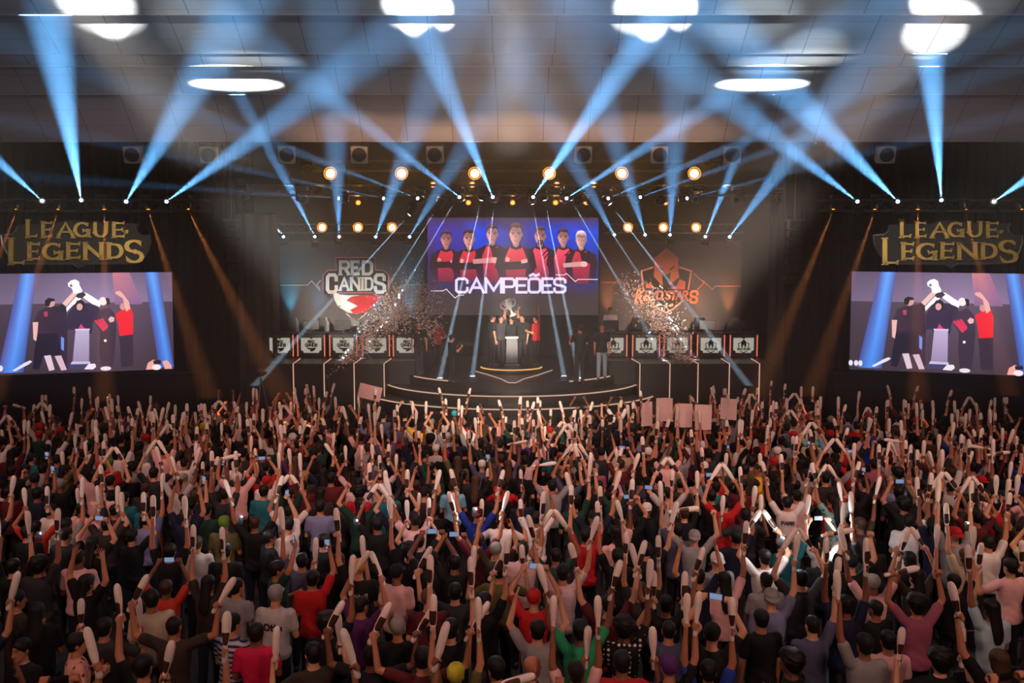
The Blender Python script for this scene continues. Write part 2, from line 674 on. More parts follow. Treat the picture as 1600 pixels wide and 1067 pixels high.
# stepped ceiling: each bay falls towards the stage, then a riser climbs to the next
mc, nt, bs = new_mat('ceiling cloth panels')
uvn = nt.nodes.new('ShaderNodeUVMap')
br = nt.nodes.new('ShaderNodeTexBrick')
br.offset = 0.0
br.inputs['Scale'].default_value = 1.0
br.inputs['Brick Width'].default_value = 1.0
br.inputs['Row Height'].default_value = 1.0
br.inputs['Mortar Size'].default_value = 0.012
br.inputs['Mortar Smooth'].default_value = 0.3
br.inputs['Color1'].default_value = (*lin(196, 192, 190), 1)
br.inputs['Color2'].default_value = (*lin(186, 184, 184), 1)
br.inputs['Mortar'].default_value = (*lin(140, 136, 134), 1)
nt.links.new(uvn.outputs[0], br.inputs['Vector'])
nt.links.new(br.outputs['Color'], bs.inputs['Base Color'])
bs.inputs['Roughness'].default_value = .75
M['ceiling'] = mc
M['whitetrim'] = pmat('white painted trim', (228, 224, 218), .5)

edges = [(23.0, 221), (20.0, 147), (18.0, 103), (16.9, 83), (14.0, 22), (11.2, -60), (7.5, -230)]
E3 = [(d, at(800, y, d).z) for d, y in edges]
prof = []       # (y, z, v)
vv = 0
for k, (d, z) in enumerate(E3):
    d2 = E3[k + 1][0] if k + 1 < len(E3) else d - 3
    n = 8
    slope = (.86, .8, .62, .55, .55, .5, .5)[k]
    for i in range(n + 1):
        t = i / n
        y = d + (d2 + .03 - d) * t
        zz = z + (d - d2) * slope * (t + .10 * math.sin(math.pi * t))
        prof.append((y, zz, vv + (d - d2) * 1.25 * t / .42))
    vv += (d - d2) * 1.25 / .42
zl = prof[-1][1]
prof.append((-6.5, zl, vv))
NX = 24
vs, fs, uvs = [], [], []
for i in range(NX + 1):
    x = -HALF + 2 * HALF * i / NX
    for y, z, v in prof:
        vs.append((x, y, z))
        uvs.append((x / 1.28 + .31, v))
n = len(prof)
for i in range(NX):
    for j in range(n - 1):
        fs.append((i * n + j, (i + 1) * n + j, (i + 1) * n + j + 1, i * n + j + 1))
base = len(vs)
for x in (-HALF, HALF):        # the slab above
    for y in (23.0, -6.5):
        vs.append((x, y, 14.6))
        uvs.append((0, 0))
fs += [(base, base + 1, base + 3, base + 2)]
fs.append(tuple([base] + [j for j in range(n)] + [base + 1]))
fs.append(tuple([base + 3] + [NX * n + j for j in reversed(range(n))] + [base + 2]))
fs.append(tuple([base + 2] + [i * n for i in reversed(range(NX + 1))] + [base]))
me = bpy.data.meshes.new('ceiling')
me.from_pydata(vs, [], fs)
uvl = me.uv_layers.new(name='UVMap')
uvl.data.foreach_set('uv', [c for l in me.loops for c in uvs[l.vertex_index]])
me.materials.append(mc)
me.update()
ceil = bpy.data.objects.new('ceiling', me)
COL.objects.link(ceil)
ceil['kind'] = 'structure'
for k, (d, z) in enumerate(E3[:5]):
    mb = MB().bevbox((0, d + .03, z + .03), (2 * HALF, .07, .07), .012)
    struct('trim_%d' % (k + 1), mb, M['whitetrim'])
struct('ceiling', MB().box((0, 28.4, 13.8), (2 * HALF, 10.6, .3)), M['wall'])


def curtain(name, x0, x1, Y, z0, z1, mat, label, pleat=.34, depth=.09):
    """a pleated cloth with its own thickness"""
    t = thing(name, ((x0 + x1) / 2, Y, z0), label, 'curtain')
    n = max(8, int((x1 - x0) / pleat * 6))
    w = x1 - x0
    f, b = [], []
    for i in range(n + 1):
        x = -w / 2 + w * i / n
        y = depth * math.sin(2 * math.pi * (x / pleat)) + .03 * math.sin(x * 2.3)
        f.append((x, y))
        b.append((x, y + .03))
    ring = f + b[::-1]
    mb = MB()
    h = z1 - z0
    mb.loft([[Vector((x, y, z)) for x, y in ring] for z in (0, h * .5, h)])
    mb.build('pleated_cloth', mat, t, smooth=True)
    MB().tube([(-w / 2, .02, h + .03), (w / 2, .02, h + .03)], .03, 8).build('curtain_rail', M['fix'], t)
    return t


curtain('stage_drape', -21, -9.2, 28.6, 0, 12.9, M['drape'], 'tall black pleated drape behind the screen on the left side')
curtain('stage_drape', 9.2, 21, 28.6, 0, 12.9, M['drape'], 'tall black pleated drape behind the screen on the right side')
a, b = at(370, 335, 28.0), at(432, 335, 28.0)
curtain('side_drape', a.x, b.x, 28.0, 0, a.z, M['browndrape'], 'narrow brownish grey drape left of the stage, beside the teal-lit banner', .3, .06)
a, b = at(1203, 337, 28.0), at(1231, 337, 28.0)
curtain('side_drape', a.x, b.x, 28.0, 0, a.z, M['browndrape'], 'narrow brownish grey drape right of the stage, beside the orange-lit banner', .3, .06)

# ================================================================== STAGE
ZP, ZC = 2.82, 2.35       # desk platforms, centre stage


def disc_poly(cx, cy, r, y_back, n=40):
    """front part of a round platform, closed off behind"""
    pts = []
    for k in range(n + 1):
        a = math.pi + math.pi * k / n
        pts.append((cx + r * math.cos(a), cy + r * math.sin(a)))
    pts += [(cx + r, y_back), (cx - r, y_back)]
    return pts


def led_arc(cx, cy, r, z, a0, a1, rad=.022, n=48):
    return MB().tube([(cx + r * math.cos(R(a0 + (a1 - a0) * k / n)), cy + r * math.sin(R(a0 + (a1 - a0) * k / n)), z) for k in range(n + 1)], rad, 6)


st = thing('centre_stage', (0, 28.7, 0), 'black round-fronted centre stage with light strips along its steps', 'stage')
MB().prism([(x, y - 28.7) for x, y in disc_poly(0, 28.7, 3.9, 33.3)], 0, ZC).build('top_deck', M['stage'], st)
for r_, z_, i in ((4.6, 2.03, 0), (5.35, 1.75, 1)):
    p = MB().prism([(x, y - 28.7) for x, y in disc_poly(0, 28.7, r_, 29.2)], 0, z_).build('step', M['stage'], st)
    led_arc(0, 0, r_ + .015, z_ - .01, 182, 358).build('light_strip', M['led_warm'], p)
MB().prism([(x, y - 28.7) for x, y in disc_poly(0, 28.7, 6.0, 29.0)], 0, 1.3).build('apron', M['stage'], st)
led_arc(0, 0, 3.915, ZC - .01, 213, 242, .022).build('edge_light_strip', M['led_warm'], st)
led_arc(0, 0, 3.915, ZC - .01, 298, 327, .022).build('edge_light_strip', M['led_warm'], st)
pts = [at_z(x, y, ZC + .012) for x, y in ((743, 580), (762, 585), (783, 592), (795, 598), (806, 598), (818, 592), (840, 586), (863, 578))]
MB().tube([p - Vector((0, 28.7, 0)) for p in pts], .016, 6).build('floor_light_strip', M['led_warm'], st)

# round podium
pod_y = 28.1
c = at(799, 570, pod_y)
pd = thing('round_podium', (c.x, pod_y, ZC), 'round black podium with a glowing amber rim under the trophy group', 'podium')
rr = 1.07
MB().lathe([(rr - .06, 0), (rr, .03), (rr, .15), (rr - .04, .19), (0.001, .19)], 48).build('podium_deck', M['stage'], pd)
MB().tube([(rr * 1.005 * math.cos(R(a)), rr * 1.005 * math.sin(R(a)), .14) for a in range(182, 360, 4)], .024, 6).build('rim_light_strip', M['led_amber'], pd)
ZD = ZC + .19
pl = thing('trophy_plinth', (c.x + .02, pod_y - .1, ZD), 'dark grey tapered plinth in the middle of the round podium', 'plinth')
mb = MB()
mb.loft([[Vector((sx * w, sy * w, z)) for sx, sy in ((-1, -1), (1, -1), (1, 1), (-1, 1))] for w, z in ((.21, .12), (.185, .98))])
mb.build('shaft', pmat('plinth grey', (62, 59, 61), .5, noise=.15), pl)
MB().bevbox((0, 0, .06), (.56, .56, .12), .02).build('plinth_base', M['fix'], pl)
MB().bevbox((0, 0, 1.0), (.46, .46, .05), .012).build('plinth_top', M['white'], pl)


# desk platforms with upright light strips
def platform(sx, label):
    t = thing('desk_platform', (sx * 6.0, 27.5, 0), label, 'platform')
    pts = [(4.2, 26.0), (8.7, 26.0), (8.7, 31.2), (3.0, 31.2), (3.0, 26.95), (4.2, 26.95)]
    P = [(sx * x - sx * 6.0, y - 27.5) for x, y in pts]
    if sx < 0:
        P = P[::-1]
    MB().prism(P, 0, ZP).build('deck', M['stage'], t)
    return t


PLT = {-1: platform(-1, 'black raised platform under the row of desks with dark-red-logo panels'),
       1: platform(1, 'black raised platform under the row of desks with helmet-logo panels')}
for sx, xs, dx in ((-1, (458, 506, 553, 600), 11), (1, (1000, 1047, 1091, 1140, 1187), -13)):
    t = PLT[sx]
    for x in xs:
        a = at(x, 568.5, 25.97)
        X = a.x - t.location.x
        q = at_z(x + dx, 560.5, ZP + .01)
        MB().tube([(X, 25.975 - 27.5, .9), (X, 25.975 - 27.5, ZP + .005), (q.x - t.location.x, q.y - 27.5, ZP + .015)], .02, 6).build('light_strip', M['led_warm'], t)


# competition desks
def emblem_red(art, cx, cy, s, col, L):
    art.text('RED', cx - .30 * s, cy - .46 * s, .6 * s, .26 * s, .075 * s, col, L, 'slab')
    art.text('CANIDS', cx - .52 * s, cy - .19 * s, 1.04 * s, .30 * s, .075 * s, col, L, 'slab', gap=.12)
    art.poly([(cx - .42 * s, cy + .10 * s), (cx - .2 * s, cy + .2 * s), (cx + .1 * s, cy + .2 * s), (cx + .42 * s, cy + .16 * s), (cx + .3 * s, cy + .38 * s),
              (cx + .06 * s, cy + .52 * s), (cx - .16 * s, cy + .46 * s), (cx - .02 * s, cy + .38 * s), (cx - .12 * s, cy + .34 * s), (cx - .3 * s, cy + .3 * s)], col, L)


def emblem_helmet(art, cx, cy, s, col, L):
    art.poly([(cx, cy - .55 * s), (cx + .22 * s, cy - .3 * s), (cx + .22 * s, cy + .05 * s), (cx + .08 * s, cy + .22 * s), (cx + .06 * s, cy - .05 * s), (cx + .17 * s, cy - .14 * s),
              (cx, cy - .02 * s), (cx - .17 * s, cy - .14 * s), (cx - .06 * s, cy - .05 * s), (cx - .08 * s, cy + .22 * s), (cx - .22 * s, cy + .05 * s), (cx - .22 * s, cy - .3 * s)], col, L)
    art.line([(cx - .26 * s, cy - .24 * s), (cx - .44 * s, cy - .16 * s), (cx - .40 * s, cy + .2 * s)], .07 * s, col, L)
    art.line([(cx + .26 * s, cy - .24 * s), (cx + .44 * s, cy - .16 * s), (cx + .40 * s, cy + .2 * s)], .07 * s, col, L)
    art.text('KEYD STARS', cx - .55 * s, cy + .2 * s, 1.1 * s, .2 * s, .05 * s, col, L, 'sans', .15)
    art.line([(cx - .3 * s, cy + .46 * s), (cx, cy + .6 * s), (cx + .3 * s, cy + .46 * s)], .07 * s, col, L)


def make_desk(sx, Y=28.1):
    kind = 'red' if sx < 0 else 'helmet'
    t = thing('gaming_desk', (0, 0, 0), 'x', 'desk')
    w, h = 1.0, .84
    MB().bevbox((0, .3, h / 2), (w, .66, h), .02).build('cabinet', M['black'], t)
    MB().bevbox((0, .27, h + .02), (w + .06, .74, .04), .012).build('desk_top', M['fix'], t)
    p = MB()
    x, z0, z1, c = .36, .17, .70, .09
    poly = [(-x + c, z0), (x - c, z0), (x - c, z0 + c * .6), (x, z0 + c * 1.1), (x, z1), (.06, z1), (.03, z1 - .04), (-.03, z1 - .04), (-.06, z1), (-x, z1), (-x, z0 + c * 1.1), (-x + c, z0 + c * .6)]
    vs = [(a, -.035, b) for a, b in poly] + [(a, -.055, b) for a, b in poly]
    n = len(poly)
    p.add(vs, [tuple(range(n)), tuple(reversed(range(n, 2 * n)))] + [(k, n + k, n + (k + 1) % n, (k + 1) % n) for k in range(n)])
    fp = p.build('front_panel', M['deskwhite'], t)
    A = Art()
    (emblem_red if sx < 0 else emblem_helmet)(A, 0, -.43, .42, (40, 38, 38), 1)
    A.build('printed_emblem', lambda u, v, e: Vector((u, -.0555 - e * .5, -v)), M['banner'], fp)
    for s in (-1, 1):
        MB().tube([(s * .475, -.06, .05), (s * .475, -.06, .80)], .022, 8).build('light_tube', M['led_red'], t)
    MB().bevbox((-.475, -.045, .42), (.05, .03, .86), .008).build('tube_mount', M['redmount'], t)
    MB().bevbox((.475, -.045, .42), (.05, .03, .86), .008).build('tube_mount', M['redmount'], t)
    return t


M['redmount'] = pmat('dark red mount', (120, 28, 22), .5)
M['deskwhite'] = emat('backlit white panel', (226, 222, 204), .55)


def make_monitor():
    t = thing('monitor', (0, 0, 0), 'x', 'monitor')
    MB().bevbox((0, 0, .28), (.56, .05, .33), .012).build('monitor_case', M['fix'], t)
    MB().bevbox((0, .028, .28), (.53, .01, .30), .003).build('monitor_screen', M['phone_dim'], t)
    MB().tube([(0, -.03, .02), (0, -.03, .2)], .02, 8).build('monitor_neck', M['steel'], t)
    MB().bevbox((0, 0, .01), (.24, .18, .02), .006).build('monitor_foot', M['steel'], t)
    return t


def make_gchair():
    t = thing('gaming_chair', (0, 0, 0), 'x', 'chair')
    MB().bevbox((0, 0, .48), (.5, .5, .1), .03).build('seat', M['chair'], t)
    mb = MB()
    mb.loft([[Vector((x * w, .24 + y * .05 + z * .06, .5 + z)) for x, y in ((-1, -1), (-.6, -1.3), (.6, -1.3), (1, -1), (1, 1), (-1, 1))] for w, z in ((.2, 0), (.26, .2), (.24, .5), (.27, .62), (.17, .84))])
    mb.build('backrest', M['chair'], t)
    MB().tube([(0, 0, .1), (0, 0, .45)], .03, 8).build('gas_lift', M['steel'], t)
    for k in range(5):
        a = 2 * math.pi * k / 5
        MB().tube([(0, 0, .1), (.3 * math.cos(a), .3 * math.sin(a), .05)], .022, 6).build('leg', M['fix'], t)
    return t


desks = {-1: (438, 487, 537, 588, 636), 1: (958, 1009, 1058, 1110, 1161)}
names = ['outermost desk', 'second desk from the outside', 'middle desk', 'fourth desk from the outside', 'innermost desk']
DESKX = []
for sx in (-1, 1):
    proto = mproto = cproto = None
    xs = desks[sx] if sx < 0 else desks[sx][::-1]
    logo = 'wolf-tail' if sx < 0 else 'helmet'
    for i, x in enumerate(xs):
        a = at(x, 550, 28.1)
        d = make_desk(sx) if proto is None else copy_tree(proto)
        proto = proto or d
        d.location = (a.x, 28.1, ZP)
        tag(d, '%s in the row with %s emblem panels and red light tubes' % (names[i], logo), group='competition desks')
        m = make_monitor() if mproto is None else copy_tree(mproto)
        mproto = mproto or m
        m.location = (a.x - .06, 28.36, ZP + .862)
        m.rotation_euler.z = RND.uniform(-.15, .15)
        tag(m, 'dark monitor on the %s of the %s row' % (names[i], logo), group='monitors on the desks')
        g = make_gchair() if cproto is None else copy_tree(cproto)
        cproto = cproto or g
        g.location = (a.x + .05, 29.35, ZP)
        g.rotation_euler.z = RND.uniform(-.5, .5)
        tag(g, 'black high-backed chair behind the %s of the %s row' % (names[i], logo), group='chairs behind the desks')
        DESKX.append((sx, i, a.x))

# ------------------------------------------------------------------ main screen
YS = 30.0
M['frame'] = M['fix']


def plane_y(Y):
    return lambda px, py, e: at(px, py, Y - e)


def screen_box(name, px0, py0, px1, py1, Y, label):
    a, b = at(px0, py0, Y), at(px1, py1, Y)
    t = thing(name, ((a.x + b.x) / 2, Y, b.z), label, 'screen')
    MB().bevbox((0, .09, (a.z - b.z) / 2), (b.x - a.x + .06, .16, a.z - b.z + .06), .02).build('housing', M['frame'], t)
    return t


ms = screen_box('led_screen', 668, 340, 935, 492, YS, 'large lit screen over the podium showing seven players in red and black')
A = Art()
BL, DK = (24, 62, 190), (44, 30, 76)
cols = [(668, (70, 45, 120)), (690, (52, 50, 170)), (720, (58, 48, 150)), (745, (30, 70, 215)), (765, (16, 60, 200)), (800, (48, 40, 120)), (822, (50, 50, 150)),
        (850, (30, 66, 205)), (872, (14, 58, 200)), (905, (20, 70, 210)), (935, (24, 70, 190))]
for (x0, c0), (x1, c1) in zip(cols, cols[1:]):
    k = lambda c, f: tuple(v * f for v in c)
    A.poly([(x0, 340), (x1, 340), (x1, 362), (x0, 362)], [(66, 44, 66), (66, 44, 66), c1, c0], 1)
    A.poly([(x0, 362), (x1, 362), (x1, 420), (x0, 420)], [c0, c1, k(c1, .62), k(c0, .62)], 1)
    A.poly([(x0, 420), (x1, 420), (x1, 462), (x0, 462)], [k(c0, .62), k(c1, .62), (56, 38, 54), (56, 38, 54)], 1)
    A.poly([(x0, 462), (x1, 462), (x1, 492), (x0, 492)], [(52, 42, 46), (52, 42, 46), (50, 42, 43), (50, 42, 43)], 1)


def portrait(cx, cy, s, skin, hair, top, body, arms, L, beard=False, tilt=0):
    """head and shoulders; cx,cy: centre of the face, s: half height of the head in photo pixels"""
    red, dark = top, (44, 26, 34)
    W = 1.75 * s
    y0 = cy + 1.05 * s
    yb = cy + body
    # jacket
    A.poly([(cx - .45 * s, y0), (cx + .45 * s, y0), (cx + W, y0 + .75 * s), (cx + W * .72, yb), (cx - W * .72, yb), (cx - W, y0 + .75 * s)],
           [red, red, red, (104, 26, 58), (104, 26, 58), red], L)
    for sg in (-1, 1):       # dark sleeves
        A.poly([(cx + sg * .55 * s, y0 + .05 * s), (cx + sg * W, y0 + .7 * s), (cx + sg * W * 1.18, y0 + 2.3 * s), (cx + sg * W * .8, y0 + 2.2 * s), (cx + sg * .95 * s, y0 + 1.0 * s)], dark, L + 1)
    for sg in (-1, 1):       # shaded flank under the arm
        A.poly([(cx + sg * W * .98, y0 + 1.0 * s), (cx + sg * W * 1.12, y0 + 2.1 * s), (cx + sg * W * .84, yb), (cx + sg * W * .5, yb), (cx + sg * W * .62, y0 + 1.6 * s)], [dark, (40, 22, 44), (44, 26, 66), (70, 24, 60), dark], L + 1)
    if arms == 'crossed':
        A.poly([(cx - W * 1.1, y0 + 1.7 * s), (cx + W * .9, y0 + 1.55 * s), (cx + W * .95, y0 + 2.3 * s), (cx - W * 1.0, y0 + 2.45 * s)], (38, 22, 30), L + 2)
        A.poly([(cx + .5 * s, y0 + 1.45 * s), (cx + 1.1 * s, y0 + 1.35 * s), (cx + 1.15 * s, y0 + 1.7 * s), (cx + .55 * s, y0 + 1.8 * s)], skin, L + 3)
        A.poly([(cx - .95 * s, y0 + 1.15 * s), (cx - .55 * s, y0 + 1.3 * s), (cx - .7 * s, y0 + 1.65 * s), (cx - 1.0 * s, y0 + 1.6 * s)], skin, L + 3)
    elif arms == 'bare':
        A.poly([(cx - W * 1.25, y0 + 1.75 * s), (cx + .35 * s, y0 + 1.5 * s), (cx + .5 * s, y0 + 2.1 * s), (cx - W * 1.2, y0 + 2.25 * s)], tuple(v * .85 for v in skin), L + 2)
        A.ell(cx + .35 * s, y0 + 1.85 * s, .42 * s, .34 * s, skin, L + 3, 12)
        A.poly([(cx - .2 * s, y0 + .3 * s), (cx + W * .9, y0 + .6 * s), (cx + W, y0 + 1.9 * s), (cx + .1 * s, y0 + 1.6 * s)], dark, L + 1)
    else:
        for k in range(3):     # slashes across the jersey
            A.poly([(cx + (.1 + .3 * k) * s, y0 + (1.1 + .25 * k) * s), (cx + (1.0 + .2 * k) * s, y0 + (.25 + .25 * k) * s), (cx + (1.02 + .2 * k) * s, y0 + (.42 + .25 * k) * s), (cx + (.18 + .3 * k) * s, y0 + (1.25 + .25 * k) * s)],
                   (60, 26, 34), L + 2)
    # collar, neck, head
    A.poly([(cx - .62 * s, y0 + .28 * s), (cx - .36 * s, y0 - .25 * s), (cx + .36 * s, y0 - .25 * s), (cx + .62 * s, y0 + .28 * s), (cx, y0 + .5 * s)], dark, L + 2)
    A.poly([(cx - .33 * s, cy + .5 * s), (cx + .33 * s, cy + .5 * s), (cx + .3 * s, y0 + .05 * s), (cx, y0 + .25 * s), (cx - .3 * s, y0 + .05 * s)], tuple(v * .72 for v in skin), L + 3)
    sh = tuple(v * .62 for v in skin)
    for sg in (-1, 1):
        A.ell(cx + sg * .62 * s, cy + .05 * s, .1 * s, .2 * s, sh, L + 3, 8)
    face = [(-.56, -.55), (-.6, 0), (-.52, .45), (-.3, .85), (0, 1.0), (.3, .85), (.52, .45), (.6, 0), (.56, -.55), (.3, -.85), (-.3, -.85)]
    A.poly([(cx + x * s, cy + y * s) for x, y in face], [sh, skin, skin, skin, skin, sh, sh, sh, sh, skin, skin], L + 4)
    # features
    for sg in (-1, 1):
        A.poly([(cx + sg * .12 * s, cy - .17 * s), (cx + sg * .46 * s, cy - .24 * s), (cx + sg * .44 * s, cy - .13 * s), (cx + sg * .12 * s, cy - .08 * s)], hair[1], L + 5)
        A.ell(cx + sg * .27 * s, cy - .0 * s, .11 * s, .055 * s, (40, 26, 30), L + 5, 8)
    A.poly([(cx - .02 * s, cy - .05 * s), (cx + .1 * s, cy + .3 * s), (cx - .12 * s, cy + .3 * s)], sh, L + 5)
    A.poly([(cx - .2 * s, cy + .54 * s), (cx + .2 * s, cy + .54 * s), (cx + .1 * s, cy + .62 * s), (cx - .1 * s, cy + .62 * s)], tuple(v * .55 for v in skin), L + 5)
    if beard:
        A.poly([(cx - .3 * s, cy + .42 * s), (cx + .3 * s, cy + .42 * s), (cx + .34 * s, cy + .8 * s), (cx, cy + 1.08 * s), (cx - .34 * s, cy + .8 * s), (cx - .22 * s, cy + .58 * s)], (66, 40, 44), L + 4.5)
        A.poly([(cx - .16 * s, cy + .54 * s), (cx + .16 * s, cy + .54 * s), (cx + .08 * s, cy + .62 * s), (cx - .08 * s, cy + .62 * s)], tuple(v * .55 for v in skin), L + 5)
    hc, _d = hair
    A.poly([(cx - .62 * s, cy - .1 * s), (cx - .66 * s, cy - .6 * s), (cx - .48 * s, cy - 1.0 * s), (cx - .1 * s, cy - 1.16 * s), (cx + .32 * s, cy - 1.1 * s), (cx + .6 * s, cy - .8 * s), (cx + .64 * s, cy - .1 * s),
            (cx + .55 * s, cy - .4 * s), (cx + .44 * s, cy - .66 * s), (cx + .1 * s, cy - .58 * s), (cx - .2 * s, cy - .72 * s), (cx - .46 * s, cy - .56 * s), (cx - .56 * s, cy - .3 * s)],
           [_d, _d, hc, hc, hc, _d, _d, _d, _d, _d, _d, _d, _d], L + 6)


SK = (226, 158, 150)
hd = ((92, 62, 70), (44, 28, 36))
RD = (196, 44, 62)
PK = (226, 66, 92)
portrait(697, 374, 13, (206, 130, 122), hd, RD, 66, 'crossed', 2)
portrait(733, 373, 14, (222, 150, 142), hd, RD, 66, 'crossed', 10)
portrait(844, 369, 14, (210, 140, 138), ((100, 78, 88), (60, 42, 52)), PK, 72, 'plain', 2, True)
portrait(880, 371, 13, (216, 146, 146), hd, PK, 70, 'plain', 10)
portrait(908, 375, 13, (228, 170, 168), ((246, 222, 214), (196, 160, 160)), RD, 68, 'bare2' if 0 else 'bare', 18)
portrait(769, 366, 14, (222, 150, 150), hd, (206, 44, 66), 76, 'bare', 18)
portrait(806, 366, 16, SK, ((120, 84, 88), (60, 36, 44)), (216, 50, 66), 74, 'crossed', 26)
A.text('CAMPEÕES', 711, 433.5, 174, 25, 4.0, (214, 202, 232), 40, 'square')
A.line([(674, 454.5), (692, 454.5), (697, 451.5), (711, 465.5), (717, 461), (725, 461)], .9, (240, 232, 240), 40)
A.line([(868, 429.5), (882, 429.5), (885, 427), (899, 440), (903, 436.5), (934, 436.5)], .9, (240, 232, 240), 40)
A.build('screen_picture', plane_y(YS - .012), M['mainscreen'], ms, eps=.0015)

# ------------------------------------------------------------------ team banners
YB = 30.7


def banner(px0, px1, label, A):
    a, b = at(px0, 376, YB), at(px1, 516, YB)
    t = thing('team_banner', ((a.x + b.x) / 2, YB, b.z), label, 'banner')
    MB().bevbox((0, .06, (a.z - b.z) / 2), (b.x - a.x, .1, a.z - b.z), .015).build('banner_frame', M['fix'], t)
    A.build('printed_cloth', plane_y(YB), M['banner'], t, eps=.003)
    return t


A = Art()
A.rect(437, 376, 668, 516, (96, 90, 92), 1)
gold_l = (214, 196, 170)
A.line([(438, 445.5), (480, 445.5), (487, 439), (500, 454)], 1.3, gold_l, 3)
A.line([(501, 438), (495, 444.5), (500, 451)], 1.2, gold_l, 3)
A.line([(617, 454), (628, 445), (668, 445)], 1.3, gold_l, 3)
A.line([(541, 397), (554, 385.5), (567, 397)], 1.0, (150, 120, 110), 3)
A.line([(541, 490), (556, 503), (574, 488)], 1.3, gold_l, 3)
q = lambda cx, cy: (500 + cx / 9.7, 390 + cy / 9.7)
out = [q(*p) for p in ((235, 118), (830, 118), (842, 310), (960, 312), (1040, 390), (1040, 640), (960, 715), (850, 690), (800, 650), (180, 655), (150, 715), (45, 660), (45, 390), (120, 310), (250, 310))]
A.poly(out, (58, 46, 48), 4)
A.line(out[:12], 1.9, (196, 110, 110), 5)
A.line([out[9], out[10], out[11], out[12], out[13], out[14], out[0]], 1.9, (196, 110, 110), 5)
W_ = (240, 236, 224)
A.text('RED', 500 + 285 / 9.7, 390 + 160 / 9.7, 520 / 9.7, 232 / 9.7, 4.7, W_, 6, 'slab', gap=.3)
A.text('ANID', 500 + 285 / 9.7, 390 + 415 / 9.7, 525 / 9.7, 210 / 9.7, 4.0, W_, 6, 'slab', gap=.3)
A.text('C', 500 + 88 / 9.7, 390 + 358 / 9.7, 185 / 9.7, 310 / 9.7, 5.4, W_, 6, 'square')
A.text('S', 500 + 815 / 9.7, 390 + 358 / 9.7, 185 / 9.7, 310 / 9.7, 5.2, W_, 6, 'square')
A.poly([q(*p) for p in ((185, 625), (300, 680), (420, 690), (700, 690), (905, 715), (830, 830), (700, 940), (560, 975), (420, 950), (270, 860), (220, 760))], W_, 7)
A.poly([q(*p) for p in ((400, 770), (470, 715), (600, 690), (700, 686), (900, 712), (835, 830), (700, 940), (560, 970), (500, 962), (455, 915), (580, 855))], (224, 62, 66), 8)
A.poly([q(*p) for p in ((262, 845), (335, 862), (290, 868))], (50, 40, 44), 8)
banner(437, 668, 'grey banner with white and red wolf-tail team emblem, lit teal from below', A)

A = Art()
A.rect(935, 376, 1158, 516, (96, 84, 80), 1)
og = (232, 128, 84)
og2 = (242, 158, 118)
A.line([(940, 441), (962, 441), (968, 436), (978, 446)], 1.3, og, 3)
A.line([(1084, 427), (1100, 442), (1090, 452)], 1.3, og, 3)
A.line([(1098, 438), (1113, 452), (1118, 447), (1157, 447)], 1.3, og2, 3)
A.line([(1010, 414), (1022, 402)], .9, (150, 100, 86), 3)
A.line([(1062, 406), (1072, 416)], .9, (150, 100, 86), 3)
k = lambda cx, cy: (990 + cx / 8.892, 380 + cy / 8.892)
sh = [k(*p) for p in ((110, 385), (265, 325), (640, 330), (800, 385), (790, 640), (650, 830), (450, 975), (260, 860), (130, 640))]
A.poly(sh, (64, 50, 48), 4)
A.line([k(*p) for p in ((270, 335), (110, 385), (135, 640), (210, 790), (320, 900), (450, 965), (560, 905), (690, 790), (760, 640), (800, 385), (640, 335))], 2.6, og2, 5)
A.poly([k(*p) for p in ((455, 65), (620, 200), (622, 380), (590, 420), (540, 440), (500, 590), (505, 470), (480, 420), (460, 435), (430, 420), (410, 360), (395, 590), (285, 460), (290, 380), (290, 205))], (226, 110, 70), 6)
A.poly([k(*p) for p in ((622, 390), (635, 470), (490, 590), (520, 400))], (234, 128, 88), 6.5)
A.poly([k(*p) for p in ((278, 460), (290, 385), (392, 400), (405, 590))], (234, 128, 88), 6.5)
A.poly([k(*p) for p in ((395, 400), (515, 400), (495, 590), (405, 590))], (70, 56, 56), 6.7)
A.poly([k(*p) for p in ((430, 360), (490, 360), (500, 420), (460, 436), (425, 410))], (226, 110, 70), 7)
A.poly([k(*p) for p in ((340, 320), (410, 355), (400, 385), (350, 350))], (70, 52, 50), 8)
A.poly([k(*p) for p in ((570, 305), (500, 360), (500, 385), (560, 345))], (70, 52, 50), 8)
A.poly([k(*p) for p in ((500, 630), (600, 590), (640, 500), (720, 530), (715, 640))], (232, 108, 72), 6)
A.poly([k(*p) for p in ((170, 620), (180, 520), (200, 570), (240, 530), (270, 600), (290, 630))], (232, 108, 72), 6)
A.poly([k(*p) for p in ((20, 650), (900, 650), (890, 830), (770, 830), (740, 785), (130, 785), (100, 840), (5, 830))], (70, 44, 40), 8)
A.text('K', *k(5, 640), 120 / 8.892, 205 / 8.892, 3.8, og2, 9, 'sans', .18)
A.text('EYD', *k(140, 655), 265 / 8.892, 135 / 8.892, 3.2, og2, 9, 'sans', .18)
A.text('STAR', *k(430, 655), 320 / 8.892, 135 / 8.892, 3.2, og, 9, 'sans', .18)
A.text('S', *k(765, 650), 125 / 8.892, 190 / 8.892, 4.0, og, 9, 'square', .1)


def star(cx, cy, r):
    pts = []
    for i in range(10):
        a = math.pi / 2 + math.pi * i / 5
        q_ = r if i % 2 == 0 else r * .42
        pts.append((cx + q_ * math.cos(a), cy - q_ * math.sin(a)))
    A.poly(pts, og2, 9)


star(*k(445, 875), 5.4)
star(*k(535, 855), 3.6)
star(*k(345, 850), 3.6)
star(*k(595, 822), 1.8)
banner(935, 1158, 'brown banner with orange helmet team emblem, lit orange from below', A)

# ------------------------------------------------------------------ side screens and signs
TH = R(10)


